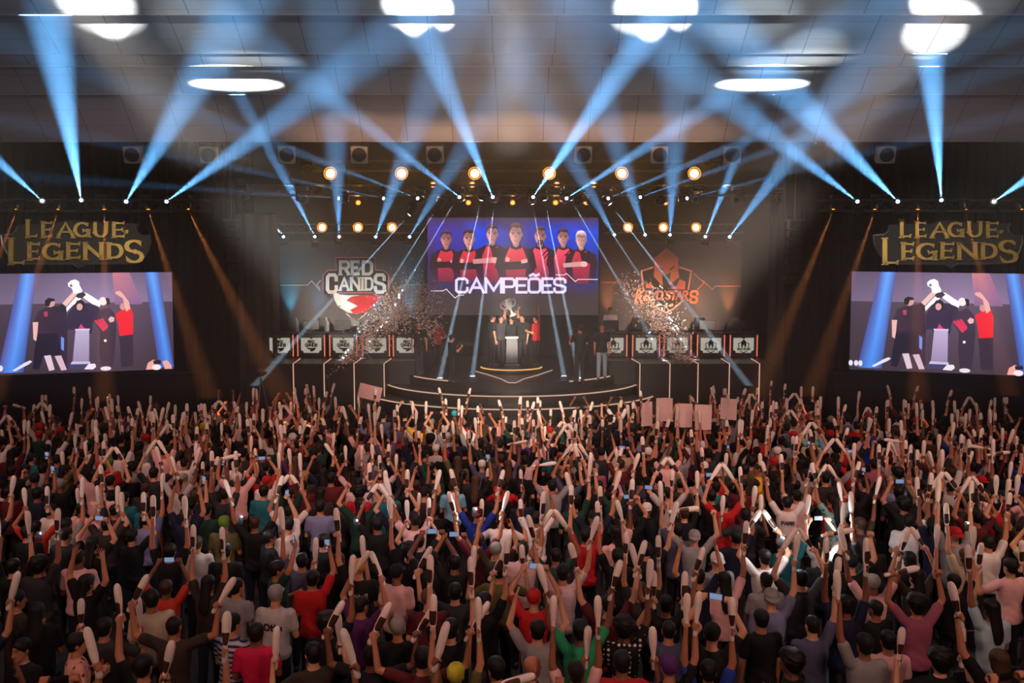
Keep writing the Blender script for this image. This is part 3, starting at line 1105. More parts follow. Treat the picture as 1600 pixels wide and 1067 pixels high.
def side(sx):
    """plane of a side screen: its outer end stands nearer the hall"""
    P = at(270, 500, 25.4) if sx < 0 else at(1330, 500, 25.4)
    n = Vector((-sx * math.sin(TH), -math.cos(TH), 0))     # faces the hall
    u = Vector((math.cos(TH), -sx * math.sin(TH), 0)) if sx > 0 else Vector((math.cos(TH), math.sin(TH), 0))
    return P, n, u


def stage_picture():
    """picture on both side screens, in fractions of the screen"""
    A = Art()
    q = lambda cx, cy: (cx / 1683, (cy - 25) / 945)

    def P(pts, col, L):
        A.poly([q(*p) for p in pts], col, L)

    top, bot = (122, 98, 160), (88, 68, 112)
    for i in range(8):
        x0, x1 = i / 8, (i + 1) / 8
        f = lambda x: (.86 + .25 * math.exp(-((x - .62) / .3) ** 2))
        a, b = f(x0), f(x1)
        A.poly([(x0, 0), (x1, 0), (x1, .3), (x0, .3)], [tuple(v * a for v in (104, 88, 118)), tuple(v * b for v in (104, 88, 118)), tuple(v * b for v in (132, 112, 146)), tuple(v * a for v in (132, 112, 146))], 1)
        A.poly([(x0, .3), (x1, .3), (x1, 1), (x0, 1)], [tuple(v * a for v in (84, 68, 86)), tuple(v * b for v in (84, 68, 86)), tuple(v * b for v in (62, 50, 62)), tuple(v * a for v in (62, 50, 62))], 1)
    for x0, x1, b0, b1 in ((270, 420, 70, 300), (1420, 1560, 1540, 1720)):
        m0, m1 = (x0 + x1) / 2, (b0 + b1) / 2
        hi0, hi1, lo = (96, 160, 250), (70, 140, 235), (84, 84, 150)
        P([(x0, 25), (m0, 25), (m1, 950), (b0, 950)], [lo, hi0, hi1, (60, 70, 140)], 2)
        P([(m0, 25), (min(x1, 1683), 25), (min(b1, 1683), 950), (min(m1, 1683), 950)], [hi0, lo, (60, 70, 140), hi1], 2)
    P([(1120, 25), (1280, 25), (1400, 330), (1140, 330)], [(196, 120, 130), (170, 110, 140), (130, 96, 140), (136, 100, 146)], 2)
    dk, dk2, dk3 = (40, 30, 48), (58, 40, 60), (30, 26, 44)
    sk, wh = (226, 176, 172), (250, 240, 246)
    # man at left, turned to the trophy
    P([(430, 380), (500, 345), (620, 330), (690, 300), (680, 420), (700, 600), (600, 640), (420, 600), (400, 480)], [dk2, dk2, dk, dk, dk, dk, dk, dk2, dk2], 3)
    P([(385, 480), (435, 480), (425, 600), (415, 660), (390, 640)], sk, 4)
    P([(420, 590), (610, 590), (640, 800), (570, 810), (545, 790), (480, 800), (440, 930), (380, 920)], dk3, 3)
    P([(485, 800), (545, 795), (580, 935), (530, 945)], (214, 190, 204), 4)
    P([(580, 805), (640, 800), (690, 940), (640, 945)], (206, 176, 190), 4)
    A.ell(*q(545, 300), .026, .046, (206, 150, 150), 4, 14)
    P([(498, 330), (496, 280), (530, 255), (580, 262), (590, 285), (550, 290), (535, 335)], (26, 20, 26), 5)
    P([(485, 385), (520, 380), (520, 430), (490, 430)], (170, 60, 90), 5)
    # second player behind
    P([(620, 380), (690, 320), (700, 560), (690, 930), (640, 800), (600, 560)], (48, 36, 62), 3)
    P([(640, 620), (668, 640), (664, 760), (640, 740)], (110, 140, 220), 4)
    # raised arms and trophy
    P([(655, 310), (690, 270), (760, 195), (800, 215), (740, 280), (690, 340)], (232, 186, 176), 6)
    P([(690, 350), (780, 250), (830, 265), (740, 340), (695, 390)], wh, 6)
    P([(840, 205), (880, 215), (1010, 300), (1000, 350), (930, 320), (850, 260)], wh, 6)
    P([(760, 215), (745, 170), (712, 150), (708, 120), (735, 95), (775, 85), (810, 105), (815, 140), (840, 190), (830, 225)], (252, 250, 252), 7)
    P([(720, 140), (745, 125), (752, 150), (735, 160)], (120, 110, 130), 8)
    P([(780, 240), (800, 215), (850, 205), (875, 230), (840, 262), (800, 262)], (50, 44, 54), 8)
    # centre player facing
    P([(700, 420), (760, 320), (900, 310), (960, 340), (940, 450), (920, 600), (770, 600), (760, 560), (700, 560)], (46, 36, 66), 5)
    P([(770, 320), (790, 285), (830, 278), (860, 300), (862, 360), (830, 390), (790, 385)], (28, 22, 30), 6)
    A.ell(*q(813, 345), .017, .036, (216, 160, 160), 7, 12)
    P([(800, 555), (822, 505), (850, 540), (870, 560)], (220, 50, 130), 7)
    # player at right of the centre
    P([(900, 360), (960, 330), (1000, 370), (960, 470), (930, 500)], (52, 38, 66), 5)
    P([(960, 400), (1080, 350), (1140, 420), (1150, 560), (1000, 590), (940, 470)], [(60, 46, 70)] * 6, 5)
    for i in range(3):
        P([(945 + i * 30, 480 - i * 8), (965 + i * 30, 470 - i * 8), (1045 + i * 16, 560 - i * 12), (1030 + i * 14, 588 - i * 12)], (214, 50, 84), 6)
    A.ell(*q(1030, 295), .022, .042, (246, 226, 226), 7, 12)
    P([(1050, 262), (1090, 270), (1095, 320), (1075, 345), (1062, 300)], (40, 28, 36), 8)
    P([(1075, 470), (1100, 440), (1135, 455), (1130, 490), (1095, 500)], sk, 8)
    P([(1000, 580), (1150, 560), (1130, 800), (1110, 930), (1010, 930), (990, 760)], (56, 44, 62), 4)
    A.ell(*q(1046, 672), .008, .014, wh, 7, 8)
    # man in red, fist up
    P([(1140, 420), (1200, 385), (1290, 370), (1310, 430), (1305, 620), (1180, 632), (1165, 500)], (232, 34, 52), 6)
    P([(1215, 270), (1145, 225), (1150, 205), (1190, 200), (1215, 225), (1270, 300), (1285, 370), (1245, 400)], (232, 168, 160), 8)
    A.ell(*q(1215, 350), .018, .036, (206, 140, 140), 7, 12)
    P([(1170, 630), (1305, 620), (1300, 930), (1190, 930), (1180, 720)], (54, 42, 58), 5)
    # plinth and foreground
    P([(775, 560), (900, 560), (895, 870), (745, 865)], [(186, 170, 206), (186, 170, 206), (150, 132, 168), (150, 132, 168)], 9)
    P([(770, 553), (905, 553), (903, 568), (770, 568)], (208, 196, 224), 10)
    P([(740, 862), (905, 868), (905, 890), (725, 888)], (196, 184, 214), 10)
    P([(715, 890), (930, 892), (930, 935), (690, 935)], (64, 62, 100), 8)
    P([(850, 940), (890, 890), (950, 890), (960, 920), (930, 945)], (232, 220, 232), 11)
    A.ell(*q(1048, 940), .03, .022, (228, 214, 226), 11, 12)
    P([(200, 930), (310, 860), (360, 838), (380, 850), (350, 875), (230, 935)], (222, 214, 232), 11)
    for cx in (10, 60, 100):
        A.ell(*q(cx, 905), .012, .03, (222, 214, 232), 11, 10)
    P([(1420, 965), (1440, 900), (1490, 870), (1530, 885), (1500, 930), (1490, 965)], (232, 160, 150), 11)
    P([(1490, 880), (1560, 875), (1565, 910), (1495, 915)], (40, 30, 46), 12)
    A.ell(*q(1520, 945), .026, .03, (236, 222, 232), 12, 10)
    P([(1575, 890), (1620, 880), (1660, 930), (1665, 965), (1600, 965)], (232, 160, 150), 11)
    return A


PIC = stage_picture()
CORN = {-1: [(-16, 428), (268.5, 425), (272, 576.5), (-16, 587)], 1: [(1331, 424), (1616, 428), (1620, 588), (1327, 577)]}
for sx in (-1, 1):
    P, n, u = side(sx)
    c4 = [on_plane(x, y, P, n) for x, y in CORN[sx]]
    mid = (c4[2] + c4[3]) / 2
    t = thing('side_screen', mid, 'big lit purple side screen under the gold sign on the %s, showing the trophy lift' % ('left' if sx < 0 else 'right'), 'screen', 'side screens')
    mb = MB()
    b0 = [c + n * -.02 for c in c4]
    b1 = [c + n * -.22 for c in c4]
    mb.add([p - mid for p in b0 + b1], [(0, 1, 2, 3), (7, 6, 5, 4)] + [(k, k + 4, (k + 1) % 4 + 4, (k + 1) % 4) for k in range(4)])
    mb.build('housing', M['fix'], t)

    def mp(s, v, e, c4=c4, n=n):
        return (c4[0] * (1 - s) + c4[1] * s) * (1 - v) + (c4[3] * (1 - s) + c4[2] * s) * v + n * e
    PIC.build('screen_picture', mp, M['screen'], t, eps=.0025)
    # black support wall under the screen
    w = (c4[1] - c4[0]).length
    zb = min(c4[2].z, c4[3].z) - .05
    s2 = thing('screen_base', Vector((mid.x, mid.y, 0)) - n * .3, 'black cloth-covered base under the side screen on the %s' % ('left' if sx < 0 else 'right'), 'screen base', 'screen bases')
    rot = Matrix.Rotation(math.atan2(u.y, u.x), 3, 'Z')
    MB().bevbox((0, 0, zb / 2), (w + 1.0, .5, zb), .03, rot).build('skirt', M['drape'], s2)
    MB().bevbox((0, 0, zb + .02), (w + 1.1, .56, .04), .01, rot).build('ledge', M['fix'], s2)

    # gold sign above
    off = 0 if sx < 0 else 1361.5
    Ps = P - n * .35
    mp2 = lambda x, y, e: on_plane(x, y, Ps, n) + n * e
    sc = lambda cx, cy: (off + cx / 6.667, 330 + cy / 6.667)
    pm = mp2(off + 118, 415, 0)
    g = thing('logo_sign', pm, 'gold serif lettering sign on a dark shield above the side screen on the %s' % ('left' if sx < 0 else 'right'), 'sign', 'gold lettering signs')
    inv = lambda f: (lambda x, y, e: f(x, y, e) - pm)
    plate = [sc(*p) for p in ((165, 140), (560, 128), (700, 95), (850, 88), (1000, 120), (1450, 130), (1420, 170), (1430, 215), (1480, 258), (1565, 250), (1570, 330), (1530, 440), (1480, 520), (1380, 545), (890, 548), (825, 590), (760, 548), (300, 548), (150, 530), (80, 440), (30, 350), (15, 250), (60, 247), (130, 240), (175, 200), (178, 165))]
    mb = MB()
    tri = [[Vector((plate[i][0], plate[i][1])) for i in t3] for t3 in tessellate_polygon([[Vector((x, y, 0)) for x, y in plate]])]
    vs = [inv(mp2)(x, y, -.06) for x, y in plate] + [inv(mp2)(x, y, .02) for x, y in plate]
    N = len(plate)
    mb.add(vs, [tuple(range(N)), tuple(reversed(range(N, 2 * N)))] + [(k, (k + 1) % N, N + (k + 1) % N, N + k) for k in range(N)])
    mb.build('shield_plate', M['plate'], g)
    mb = MB()
    for seg in (plate[12:21], plate[20:26], plate[5:13]):
        mb.tube([inv(mp2)(x, y, .03) for x, y in seg], .035, 6)
    mb.build('shield_rim', M['steel'], g)
    mb = MB()

    def put(txt, x0, y0, x1, y1, th):
        X0, Y0 = sc(x0, y0)
        W, H, T = (x1 - x0) / 6.667, (y1 - y0) / 6.667, th / 6.667
        polys = [[Vector((X0 + p[0], Y0 + H - p[1])) for p in pl] for pl in letter_polys(txt, W, H, T, 'serif')]
        extrude_polys(mb, polys, inv(mp2), .03, .12)
    for ch, x0, y0, x1, y1, th in (('L', 285, 85, 415, 282, 40), ('E', 445, 105, 570, 282, 38), ('A', 600, 105, 795, 284, 40), ('G', 775, 105, 965, 284, 40), ('U', 985, 105, 1140, 284, 38), ('E', 1180, 108, 1320, 282, 38),
                                   ('L', 105, 275, 285, 562, 50), ('E', 300, 322, 445, 516, 44), ('G', 450, 318, 685, 522, 46), ('E', 705, 322, 860, 505, 42), ('N', 880, 322, 1090, 510, 44), ('D', 1125, 325, 1300, 505, 44), ('S', 1300, 285, 1515, 555, 50),
                                   ('OF', 1296, 198, 1365, 234, 9)):
        put(ch, x0, y0, x1, y1, th)
    mb.build('gold_lettering', M['gold'], g)

# ================================================================== RIGGING, LIGHTS, HAZE
def lightobj(name, kind, loc, energy, color, parent=None, **kw):
    l = bpy.data.lights.new(name, kind)
    l.energy = energy
    l.color = color
    fall = kw.pop('fall', None)
    for k_, v_ in kw.items():
        setattr(l, k_, v_)
    if fall:
        l.use_nodes = True
        nt_ = l.node_tree
        fo = nt_.nodes.new('ShaderNodeLightFalloff')
        fo.inputs[0].default_value = 1.0
        ad = nt_.nodes.new('ShaderNodeMath')
        ad.operation = 'MULTIPLY_ADD'
        ad.inputs[1].default_value = fall
        nt_.links.new(fo.outputs['Linear'], ad.inputs[0])
        nt_.links.new(fo.outputs['Quadratic'], ad.inputs[2])
        nt_.links.new(ad.outputs[0], nt_.nodes['Emission'].inputs['Strength'])
    o = bpy.data.objects.new(name, l)
    COL.objects.link(o)
    o.location = loc
    if parent is not None:
        o.parent = parent
    return o


def aim(o, d):
    o.rotation_mode = 'QUATERNION'
    o.rotation_quaternion = Vector(d).to_track_quat('-Z', 'Y')


def truss(a, b, label, s=.16, step=.5):
    a, b = Vector(a), Vector(b)
    t = thing('lighting_truss', a, label, 'truss', 'lighting trusses')
    L = (b - a).length
    d = (b - a).normalized()
    up = Vector((0, 0, 1))
    sd = d.cross(up)
    cs = [sd * x + up * z for x, z in ((-s, -s), (s, -s), (s, s), (-s, s))]
    for c in cs:
        MB().tube([c, c + d * L], .024, 6).build('chord', M['alu'], t)
    mb = MB()
    n = int(L / step)
    for i in range(n):
        for k in range(4):
            p, q = cs[k], cs[(k + 1) % 4]
            if i % 2:
                p, q = q, p
            mb.tube([p + d * (L * i / n), q + d * (L * (i + 1) / n)], .011, 4)
    mb.build('lattice', M['alu'], t)
    for f in (.18, .5, .82):
        MB().tube([d * L * f + up * s, d * L * f + up * 3.2], .008, 4).build('suspension_cable', M['steel'], t)
    return t


def tr(px0, px1, py, Y, label):
    return truss(at(px0, py, Y), at(px1, py, Y), label)


tr(395, 1205, 297, 25.6, 'longest aluminium truss, over the stage front, carrying the row of blue beam lights')
tr(480, 1120, 259, 27.0, 'aluminium truss behind the top row of six big amber lamps')
tr(437, 655, 357, 30.25, 'short truss above the teal-lit banner with three amber lamps')
tr(945, 1160, 357, 30.25, 'short truss above the orange-lit banner with three amber lamps')
tr(-25, 325, 321, 24.2, 'truss above the gold sign on the left side')
tr(1280, 1630, 321, 24.2, 'truss above the gold sign on the right side')


def make_head():
    """moving-head beam light; hangs from its root, the head is aimed on its own"""
    t = thing('moving_head_light', (0, 0, 0), 'x', 'stage light')
    MB().bevbox((0, 0, -.05), (.30, .24, .10), .02).build('base', M['fix'], t)
    y = MB()
    y.bevbox((0, 0, -.12), (.30, .08, .04), .01)
    for s in (-1, 1):
        y.bevbox((s * .145, 0, -.24), (.03, .08, .26), .01)
    y.build('yoke', M['fix'], t)
    h = MB().lathe([(.001, -.15), (.10, -.15), (.125, -.10), (.125, .06), (.11, .15), (.10, .165), (.001, .165)], 16)
    hd_ = h.build('head', M['fix'], t, smooth=True)
    hd_.location = (0, 0, -.3)
    MB().lathe([(.001, .166), (.052, .166), (.048, .176), (.001, .185)], 16).build('lens', M['lens_blue'], hd_)
    return t


PROTO = {}
BLUE = (.16, .50, 1.0)
PALE = (.55, .78, 1.0)


def ceil_hit(px, py):
    """where a sight line meets the stepped ceiling"""
    d = ray(px, py)
    best = None
    for (y0, z0, _a), (y1, z1, _b) in zip(prof, prof[1:]):
        for i in range(21):
            y_, z_ = y0 + (y1 - y0) * i / 20, z0 + (z1 - z0) * i / 20
            if y_ < 1:
                continue
            e = abs((CZ + d.z * y_ / d.y) - z_)
            if e < .06 and (best is None or y_ < best):
                best = y_
    return at(px, py, best or 12.0)


def beam(px, py, Y, tx, ty, Yt, power, ang, label, group, col=BLUE, lens='lens_blue', blend=1.0, up=False):
    p = at(px, py, Y)
    q = at(tx, ty, Yt) if Yt else ceil_hit(tx, ty)
    d = (q - p).normalized()
    t = make_head() if 'head' not in PROTO else copy_tree(PROTO['head'])
    PROTO.setdefault('head', t)
    tag(t, label, 'stage light', group)
    off = Vector((0, 0, .3))
    if up:                      # standing on a pipe instead of hanging: the whole fixture is upside down
        t.rotation_euler = (math.pi, 0, 0)
        off = Vector((0, 0, -.3))
    t.location = p + off - d * .15
    head = [c for c in t.children if c.name.startswith('head')][0]
    dd = d.copy()
    if up:
        dd = Matrix.Rotation(-math.pi, 3, 'X') @ dd
    head.rotation_mode = 'QUATERNION'
    head.rotation_quaternion = dd.to_track_quat('Z', 'Y')
    if lens != 'lens_blue':
        ln = head.children[0]
        ln.data = ln.data.copy()
        ln.data.materials[0] = M[lens]
    if Yt and not lens == 'lens_orange' and ang > 3:
        ang *= .66
        power *= 1.15
    o = lightobj('beam', 'SPOT', p + d * .12, power, col, spot_size=R(ang), spot_blend=blend, shadow_soft_size=.008 if ang > 3 else .004, fall=.13)
    aim(o, d)
    return t


g1 = 'blue beam lights along the front truss'
# (px, py, target px, py, depth of target, power factor)
UP = [(530, 310, -20, 272, 19, .35), (600, 310, -20, 183, 17, .45), (653, 310, 0, 60, 13, .55), (718, 308, 318, 0, 10.5, .9), (770, 308, 648, 18, None, 1.5),
      (833, 308, 1035, 16, None, 2.2), (885, 310, 1367, 0, 10.5, 1.3), (950, 310, 1610, 33, 12.5, .7), (1000, 308, 1620, 88, 14, .5), (1073, 310, 1620, 171, 16, .35)]
P0 = 80000
side_word = lambda i, n: ('%s from the left' % ordn(i)) if i < n / 2 else ('%s from the right' % ordn(n - 1 - i))
for i, (x, y, tx, ty, Yt, f) in enumerate(UP):
    beam(x, y, 25.3, tx, ty, Yt, P0 * f, 4.2, 'glowing blue beam light, %s in the front truss row' % side_word(i, 10), g1)
g2 = 'blue beam lights on the short trusses'
BK = [(443, 370, 165, 14, None, 2.0), (492, 370, 372, 133, None, 1.4), (530, 370, 515, 0, 10, .7), (587, 370, 722, 0, 10, .8), (640, 370, 870, 0, 10, .6),
      (960, 367, 752, 0, 10, .6), (1008, 367, 890, 0, 10, .7), (1047, 367, 1065, 0, 10, .8), (1102, 370, 1195, 133, None, 1.4), (1140, 370, 1420, 0, 10, 1.1)]
for i, (x, y, tx, ty, Yt, f) in enumerate(BK):
    where = 'above the teal-lit banner' if i < 5 else 'above the orange-lit banner'
    beam(x, y, 29.9, tx, ty, Yt, P0 * f * .9, 4.0, 'glowing blue beam light %s, %s' % (where, ('%s from its left end' % ordn(i % 5))), g2, up=True)
g3 = 'blue beam lights over the side screens'
SD = [(66, 314, -120, 145, 14, 1.2), (127, 313, 66, -30, None, 2.2), (197, 315, 381, 0, 10, 1.2), (260, 315, 690, 0, 10, 1.2),
      (1340, 315, 933, 0, 10, 1.1), (1403, 315, 1090, 0, 10, 1.7), (1471, 313, 1449, 36, None, 2.4), (1553, 315, 1700, 215, 15, 1.4)]
for i, (x, y, tx, ty, Yt, f) in enumerate(SD):
    beam(x, y, 23.9, tx, ty, Yt, P0 * f, 5.0, 'glowing blue beam light over the %s gold sign, %s from its left end' % ('left' if i < 4 else 'right', ordn(i % 4)), g3, up=True)
for i, (x, y, Y_) in enumerate(((378, 303, 25.4), (472, 306, 25.4), (480, 262, 26.9), (668, 262, 26.8), (806, 300, 26.4), (906, 308, 25.5), (1033, 309, 25.4), (1090, 306, 25.5), (1118, 262, 26.9), (1153, 306, 25.4), (1212, 308, 25.4))):
    t = copy_tree(PROTO['head'])
    hd2 = [c for c in t.children if c.name.startswith('head')][0]
    hd2.rotation_quaternion = Vector((.4 if x < 800 else -.4, -.8, -.25)).to_track_quat('Z', 'Y')
    ln = hd2.children[0]
    ln.data = ln.data.copy()
    ln.data.materials[0] = M['darklens']
    t.location = at(x, y, Y_) + Vector((0, 0, .3))
    t.scale = (1.25,) * 3
    tag(t, 'unlit round black stage lamp with dark lens on the trusses, %s' % side_word(i if i < 3 else i, 11), 'stage light', 'unlit lamps on the trusses')
g4 = 'pale down-pointing beam lights on the front truss'
DN = [(640, 335, 400, 600, 25.2, .6), (685, 322, 560, 520, 27, .5), (712, 313, 590, 520, 27.5, .5), (752, 312, 688, 588, 26, .8), (773, 315, 739, 582, 26.5, .8),
      (832, 318, 878, 570, 26.5, .8), (851, 312, 905, 588, 26, .8), (892, 312, 1040, 565, 27, .5), (928, 322, 1060, 520, 27, .4), (953, 318, 1182, 618, 25.2, .6)]
for i, (x, y, tx, ty, Yt, f) in enumerate(DN):
    beam(x, y, 25.75, tx, ty, Yt, 520000 * f, 2.3, 'pale beam light pointing down under the front truss, %s' % side_word(i, 10), g4, col=PALE, lens='lens_small' if 0 else 'lens_blue')
g5 = 'orange down-lights over the gold signs'
OR = [(27, 327, -10, 420), (92, 327, 60, 420), (163, 327, 163, 430), (231, 327, 275, 460), (293, 327, 345, 430),
      (1303, 327, 1240, 480), (1368, 327, 1300, 520), (1434, 327, 1434, 430), (1508, 327, 1555, 520), (1595, 327, 1640, 420)]
for i, (x, y, tx, ty) in enumerate(OR):
    beam(x, y, 24.1, tx, ty, 23.4, 12000, 8.0, 'orange down-light over the %s gold sign, %s from its left end' % ('left' if i < 5 else 'right', ordn(i % 5)), g5, col=(1.0, .30, .07), lens='lens_orange')


def make_par():
    t = thing('par_lamp', (0, 0, 0), 'x', 'stage light')
    rot = Matrix.Rotation(R(90), 3, 'X')
    MB().lathe([(.001, -.22), (.09, -.22), (.13, -.05), (.15, .06), (.15, .075), (.132, .075), (.12, .03), (.001, .0)], 20, rot=rot).build('can', M['fix'], t, smooth=True)
    MB().lathe([(.001, .035), (.115, .035), (.10, .055), (.001, .065)], 20, rot=rot).build('lens', M['lens_amber'], t)
    MB().lathe([(.116, .036), (.165, .07), (.165, .076), (.116, .05)], 20, rot=rot).build('reflector_ring', M['lens_ring'], t)  # halo of the lamp built as a glowing ring
    MB().tube([(-.16, .05, 0), (-.17, .05, .2), (.17, .05, .2), (.16, .05, 0)], .012, 6).build('bracket', M['steel'], t)
    return t


AMB = (1.0, .56, .22)


def par(px, py, Y, power, label, group, scale=1.0, lens=None):
    t = make_par() if 'par' not in PROTO else copy_tree(PROTO['par'])
    PROTO.setdefault('par', t)
    tag(t, label, 'stage light', group)
    p = at(px, py, Y)
    t.location = p
    t.scale = (scale,) * 3
    t.rotation_euler = (R(-8), 0, 0)
    if lens:
        for c in t.children:
            if c.name.startswith('lens'):
                c.data = c.data.copy()
                c.data.materials[0] = M[lens]
    if power:
        o = lightobj('lamp_glow', 'SPOT', p + Vector((0, -.16, 0)), power, AMB, spot_size=R(150), spot_blend=1.0, shadow_soft_size=.1)
        aim(o, Vector((0, -1, -.15)))
    return t


for i, x in enumerate((517, 628, 742, 858, 971, 1084)):
    par(x, 272, 26.6, 100, 'big glaring amber lamp in the top row, %s' % side_word(i, 6), 'big amber lamps in the top row', 1.3)
for i, x in enumerate((504, 560, 613, 981, 1036, 1087)):
    par(x, 356, 29.95, 50, 'glaring amber lamp on the truss over the %s banner, %s from its left end' % ('teal-lit' if i < 3 else 'orange-lit', ordn(i % 3)), 'amber lamps over the banners', 1.1)
for i, x in enumerate((677, 738, 870, 928)):
    par(x, 289, 26.9, 30, 'small warm twin lamp under the top row, %s' % side_word(i, 4), 'small warm lamps under the top row', .62, 'lens_small')
for i, x in enumerate((560, 687, 732, 801, 868, 916, 1040)):
    par(x, 317, 26.2, 14, 'small orange lamp hanging over the main screen, %s' % side_word(i, 7), 'small orange lamps over the main screen', .5, 'lens_orange')

# loudspeakers along the ceiling edge
sp0 = None
for i, (x, yaw) in enumerate(((210, .1), (328, .1), (448, .25), (561, .2), (680, 0), (911, 0), (1030, -.1), (1144, -.25), (1382, -.1))):
    if sp0 is None:
        t = sp0 = thing('loudspeaker', (0, 0, 0), 'x', 'loudspeaker')
        mb = MB()
        w = .25
        mb.loft([[Vector((sx * w * k_, y_, sz * w * k_)) for sx, sz in ((-1, -.86), (-.86, -1), (.86, -1), (1, -.86), (1, .86), (.86, 1), (-.86, 1), (-1, .86))] for k_, y_ in ((.95, -.22), (1, -.2), (1, 0), (.72, .3))])
        mb.build('cabinet', M['spk'], t)
        rot = Matrix.Rotation(R(90), 3, 'X')
        MB().lathe([(.205, .221), (.2, .235), (.18, .225), (.09, .14), (.085, .15), (.001, .18)], 24, rot=rot).build('cone', M['cone'], t, smooth=True)
        MB().tube([(-.26, 0, 0), (-.28, 0, .3), (.28, 0, .3), (.26, 0, 0)], .015, 6).build('bracket', M['steel'], t)
        MB().tube([(0, 0, .3), (0, 0, .9)], .02, 6).build('hanger', M['steel'], t)
    else:
        t = copy_tree(sp0)
    t.location = at(x, 241, 23.9)
    t.rotation_euler = (R(14), 0, yaw)
    tag(t, 'square grey loudspeaker with round cone under the ceiling edge, %s' % side_word(i, 9), 'loudspeaker', 'loudspeakers under the ceiling edge')

# line arrays beside the stage
for sx, x in ((-1, 362), (1, 1241)):
    t = thing('line_array', at(x, 352, 27.3), 'dark hanging column of loudspeakers %s of the stage, with glints of light' % ('left' if sx < 0 else 'right'), 'loudspeaker', 'hanging speaker columns')
    for k_ in range(7):
        mb = MB().bevbox((0, .03 * k_ * k_ * .25, -.3 * k_), (.42, .4, .27), .03, Matrix.Rotation(-.05 * k_, 3, 'X'))
        mb.build('speaker_module', M['speakerdark'] if 'speakerdark' in M else M['fix'], t)
    MB().tube([(0, 0, .15), (0, 0, 2.6)], .02, 6).build('hanger', M['steel'], t)
    MB().bevbox((0, 0, .17), (.5, .5, .06), .01).build('flying_frame', M['steel'], t)

# up-lights at the foot of the banners
M['lens_teal'] = emat('teal lens', (90, 220, 250), 3.0)
up0 = None
for i, (x, pw, col, wd) in enumerate(((452, 1.0, (.10, .65, 1.0), 'teal'), (496, .45, (.10, .6, 1.0), 'teal'), (541, .25, (.10, .6, 1.0), 'teal'), (588, .25, (.1, .62, 1.0), 'teal'), (640, .9, (.10, .65, 1.0), 'teal'),
                                      (950, .6, (1, .33, .10), 'orange'), (1000, .35, (1, .33, .1), 'orange'), (1095, .4, (1, .33, .10), 'orange'), (1140, .9, (1, .36, .10), 'orange'))):
    a = at(x, 512, 30.42)
    if up0 is None:
        t = up0 = thing('uplight', (0, 0, 0), 'x', 'stage light')
        MB().bevbox((0, 0, .1), (.22, .14, .2), .02).build('housing', M['fix'], t)
        MB().bevbox((0, 0, .205), (.18, .1, .015), .004).build('lens', M['fix'], t)
        MB().tube([(0, 0, 0), (0, 0, -.9)], .025, 6).build('stand', M['fix'], t)
    else:
        t = copy_tree(up0)
    t.location = (a.x, 30.42, a.z - .16)
    tag(t, '%s up-light at the foot of its banner, %s from the banner\'s left end' % (wd, ordn(i if i < 5 else i - 5)), 'stage light', 'up-lights at the foot of the banners')
    o = lightobj('uplight_beam', 'SPOT', (a.x, 30.42, a.z + .08), 620 * pw, col, spot_size=R(40), spot_blend=1.0, shadow_soft_size=.05)
    aim(o, Vector((0, .10, 1)))

# added unseen spots that brighten the banners and the podium group
for (x, y, z), (px, py, Yt), pw, ang, col in (((-5, 6, 9.8), (552, 445, 30.5), 5600, 13.5, (1, .88, .76)), ((5, 6, 9.8), (1045, 445, 30.5), 7000, 13.5, (1, .78, .64)),
                                         ((0, 6.0, 9.8), (798, 512, 28), 6500, 5.5, (1, .9, .8)), ((0, 6, 9.9), (800, 560, 28), 700, 34, (1, .82, .68))):
    o = lightobj('stage_wash', 'SPOT', (x, y, z), pw * 26, col, spot_size=R(ang), spot_blend=.8, shadow_soft_size=.2)
    aim(o, at(px, py, Yt) - Vector((x, y, z)))
# added spots out of view that make the bright ovals on the ceiling
for px, py, ang, pw, col, soft, el in ((150, 4, 5.6, .8, (.90, .96, 1), .5, .62), (172, 28, 3.0, 1.1, (.92, .97, 1), .5, 1), (640, 6, 4.6, .8, (.90, .96, 1), .5, .6), (645, 30, 2.5, 1.1, (.95, .98, 1), .5, 1), (690, 14, 2.0, .9, (.95, .98, 1), .5, 1),
                                   (1005, 10, 4.8, .8, (.88, .95, 1), .5, .6), (1018, 36, 2.7, 1.1, (.92, .97, 1), .5, 1), (1070, 13, 2.1, .9, (.9, .96, 1), .5, 1), (1460, 50, 4.6, 1.0, (.90, .96, 1), .5, .7), (1450, 2, 2.6, 1.0, (.92, .97, 1), .5, .8),
                                   (370, 131, 10.4, 2.2, (.95, .98, 1), .3, .125), (1190, 131, 10.4, 2.2, (.95, .98, 1), .3, .125), (395, 94, 8.0, .3, (.85, .95, 1), 1, .14), (1235, 94, 10.0, .35, (.85, .95, 1), 1, .14), (1170, 36, 7.5, .16, (.75, .9, 1), 1, .5), (330, 50, 8.0, .07, (.8, .93, 1), 1, .6), (1270, 75, 6, .2, (.85, .95, 1), 1, .5)):
    q = ceil_hit(px, py)
    low = el > .3 or el == .14
    src = Vector((q.x * .25, 1.2, 6.9)) if low else Vector((q.x * .6, 7.0, 9.3))
    o = lightobj('ceiling_flood', 'SPOT', src, (45000 if low else 26000) * pw, col, spot_size=R(ang), spot_blend=soft, shadow_soft_size=.03)
    o.rotation_euler = (q - src).to_track_quat('-Z', 'Y').to_euler()
    o.scale = (1, el, 1)
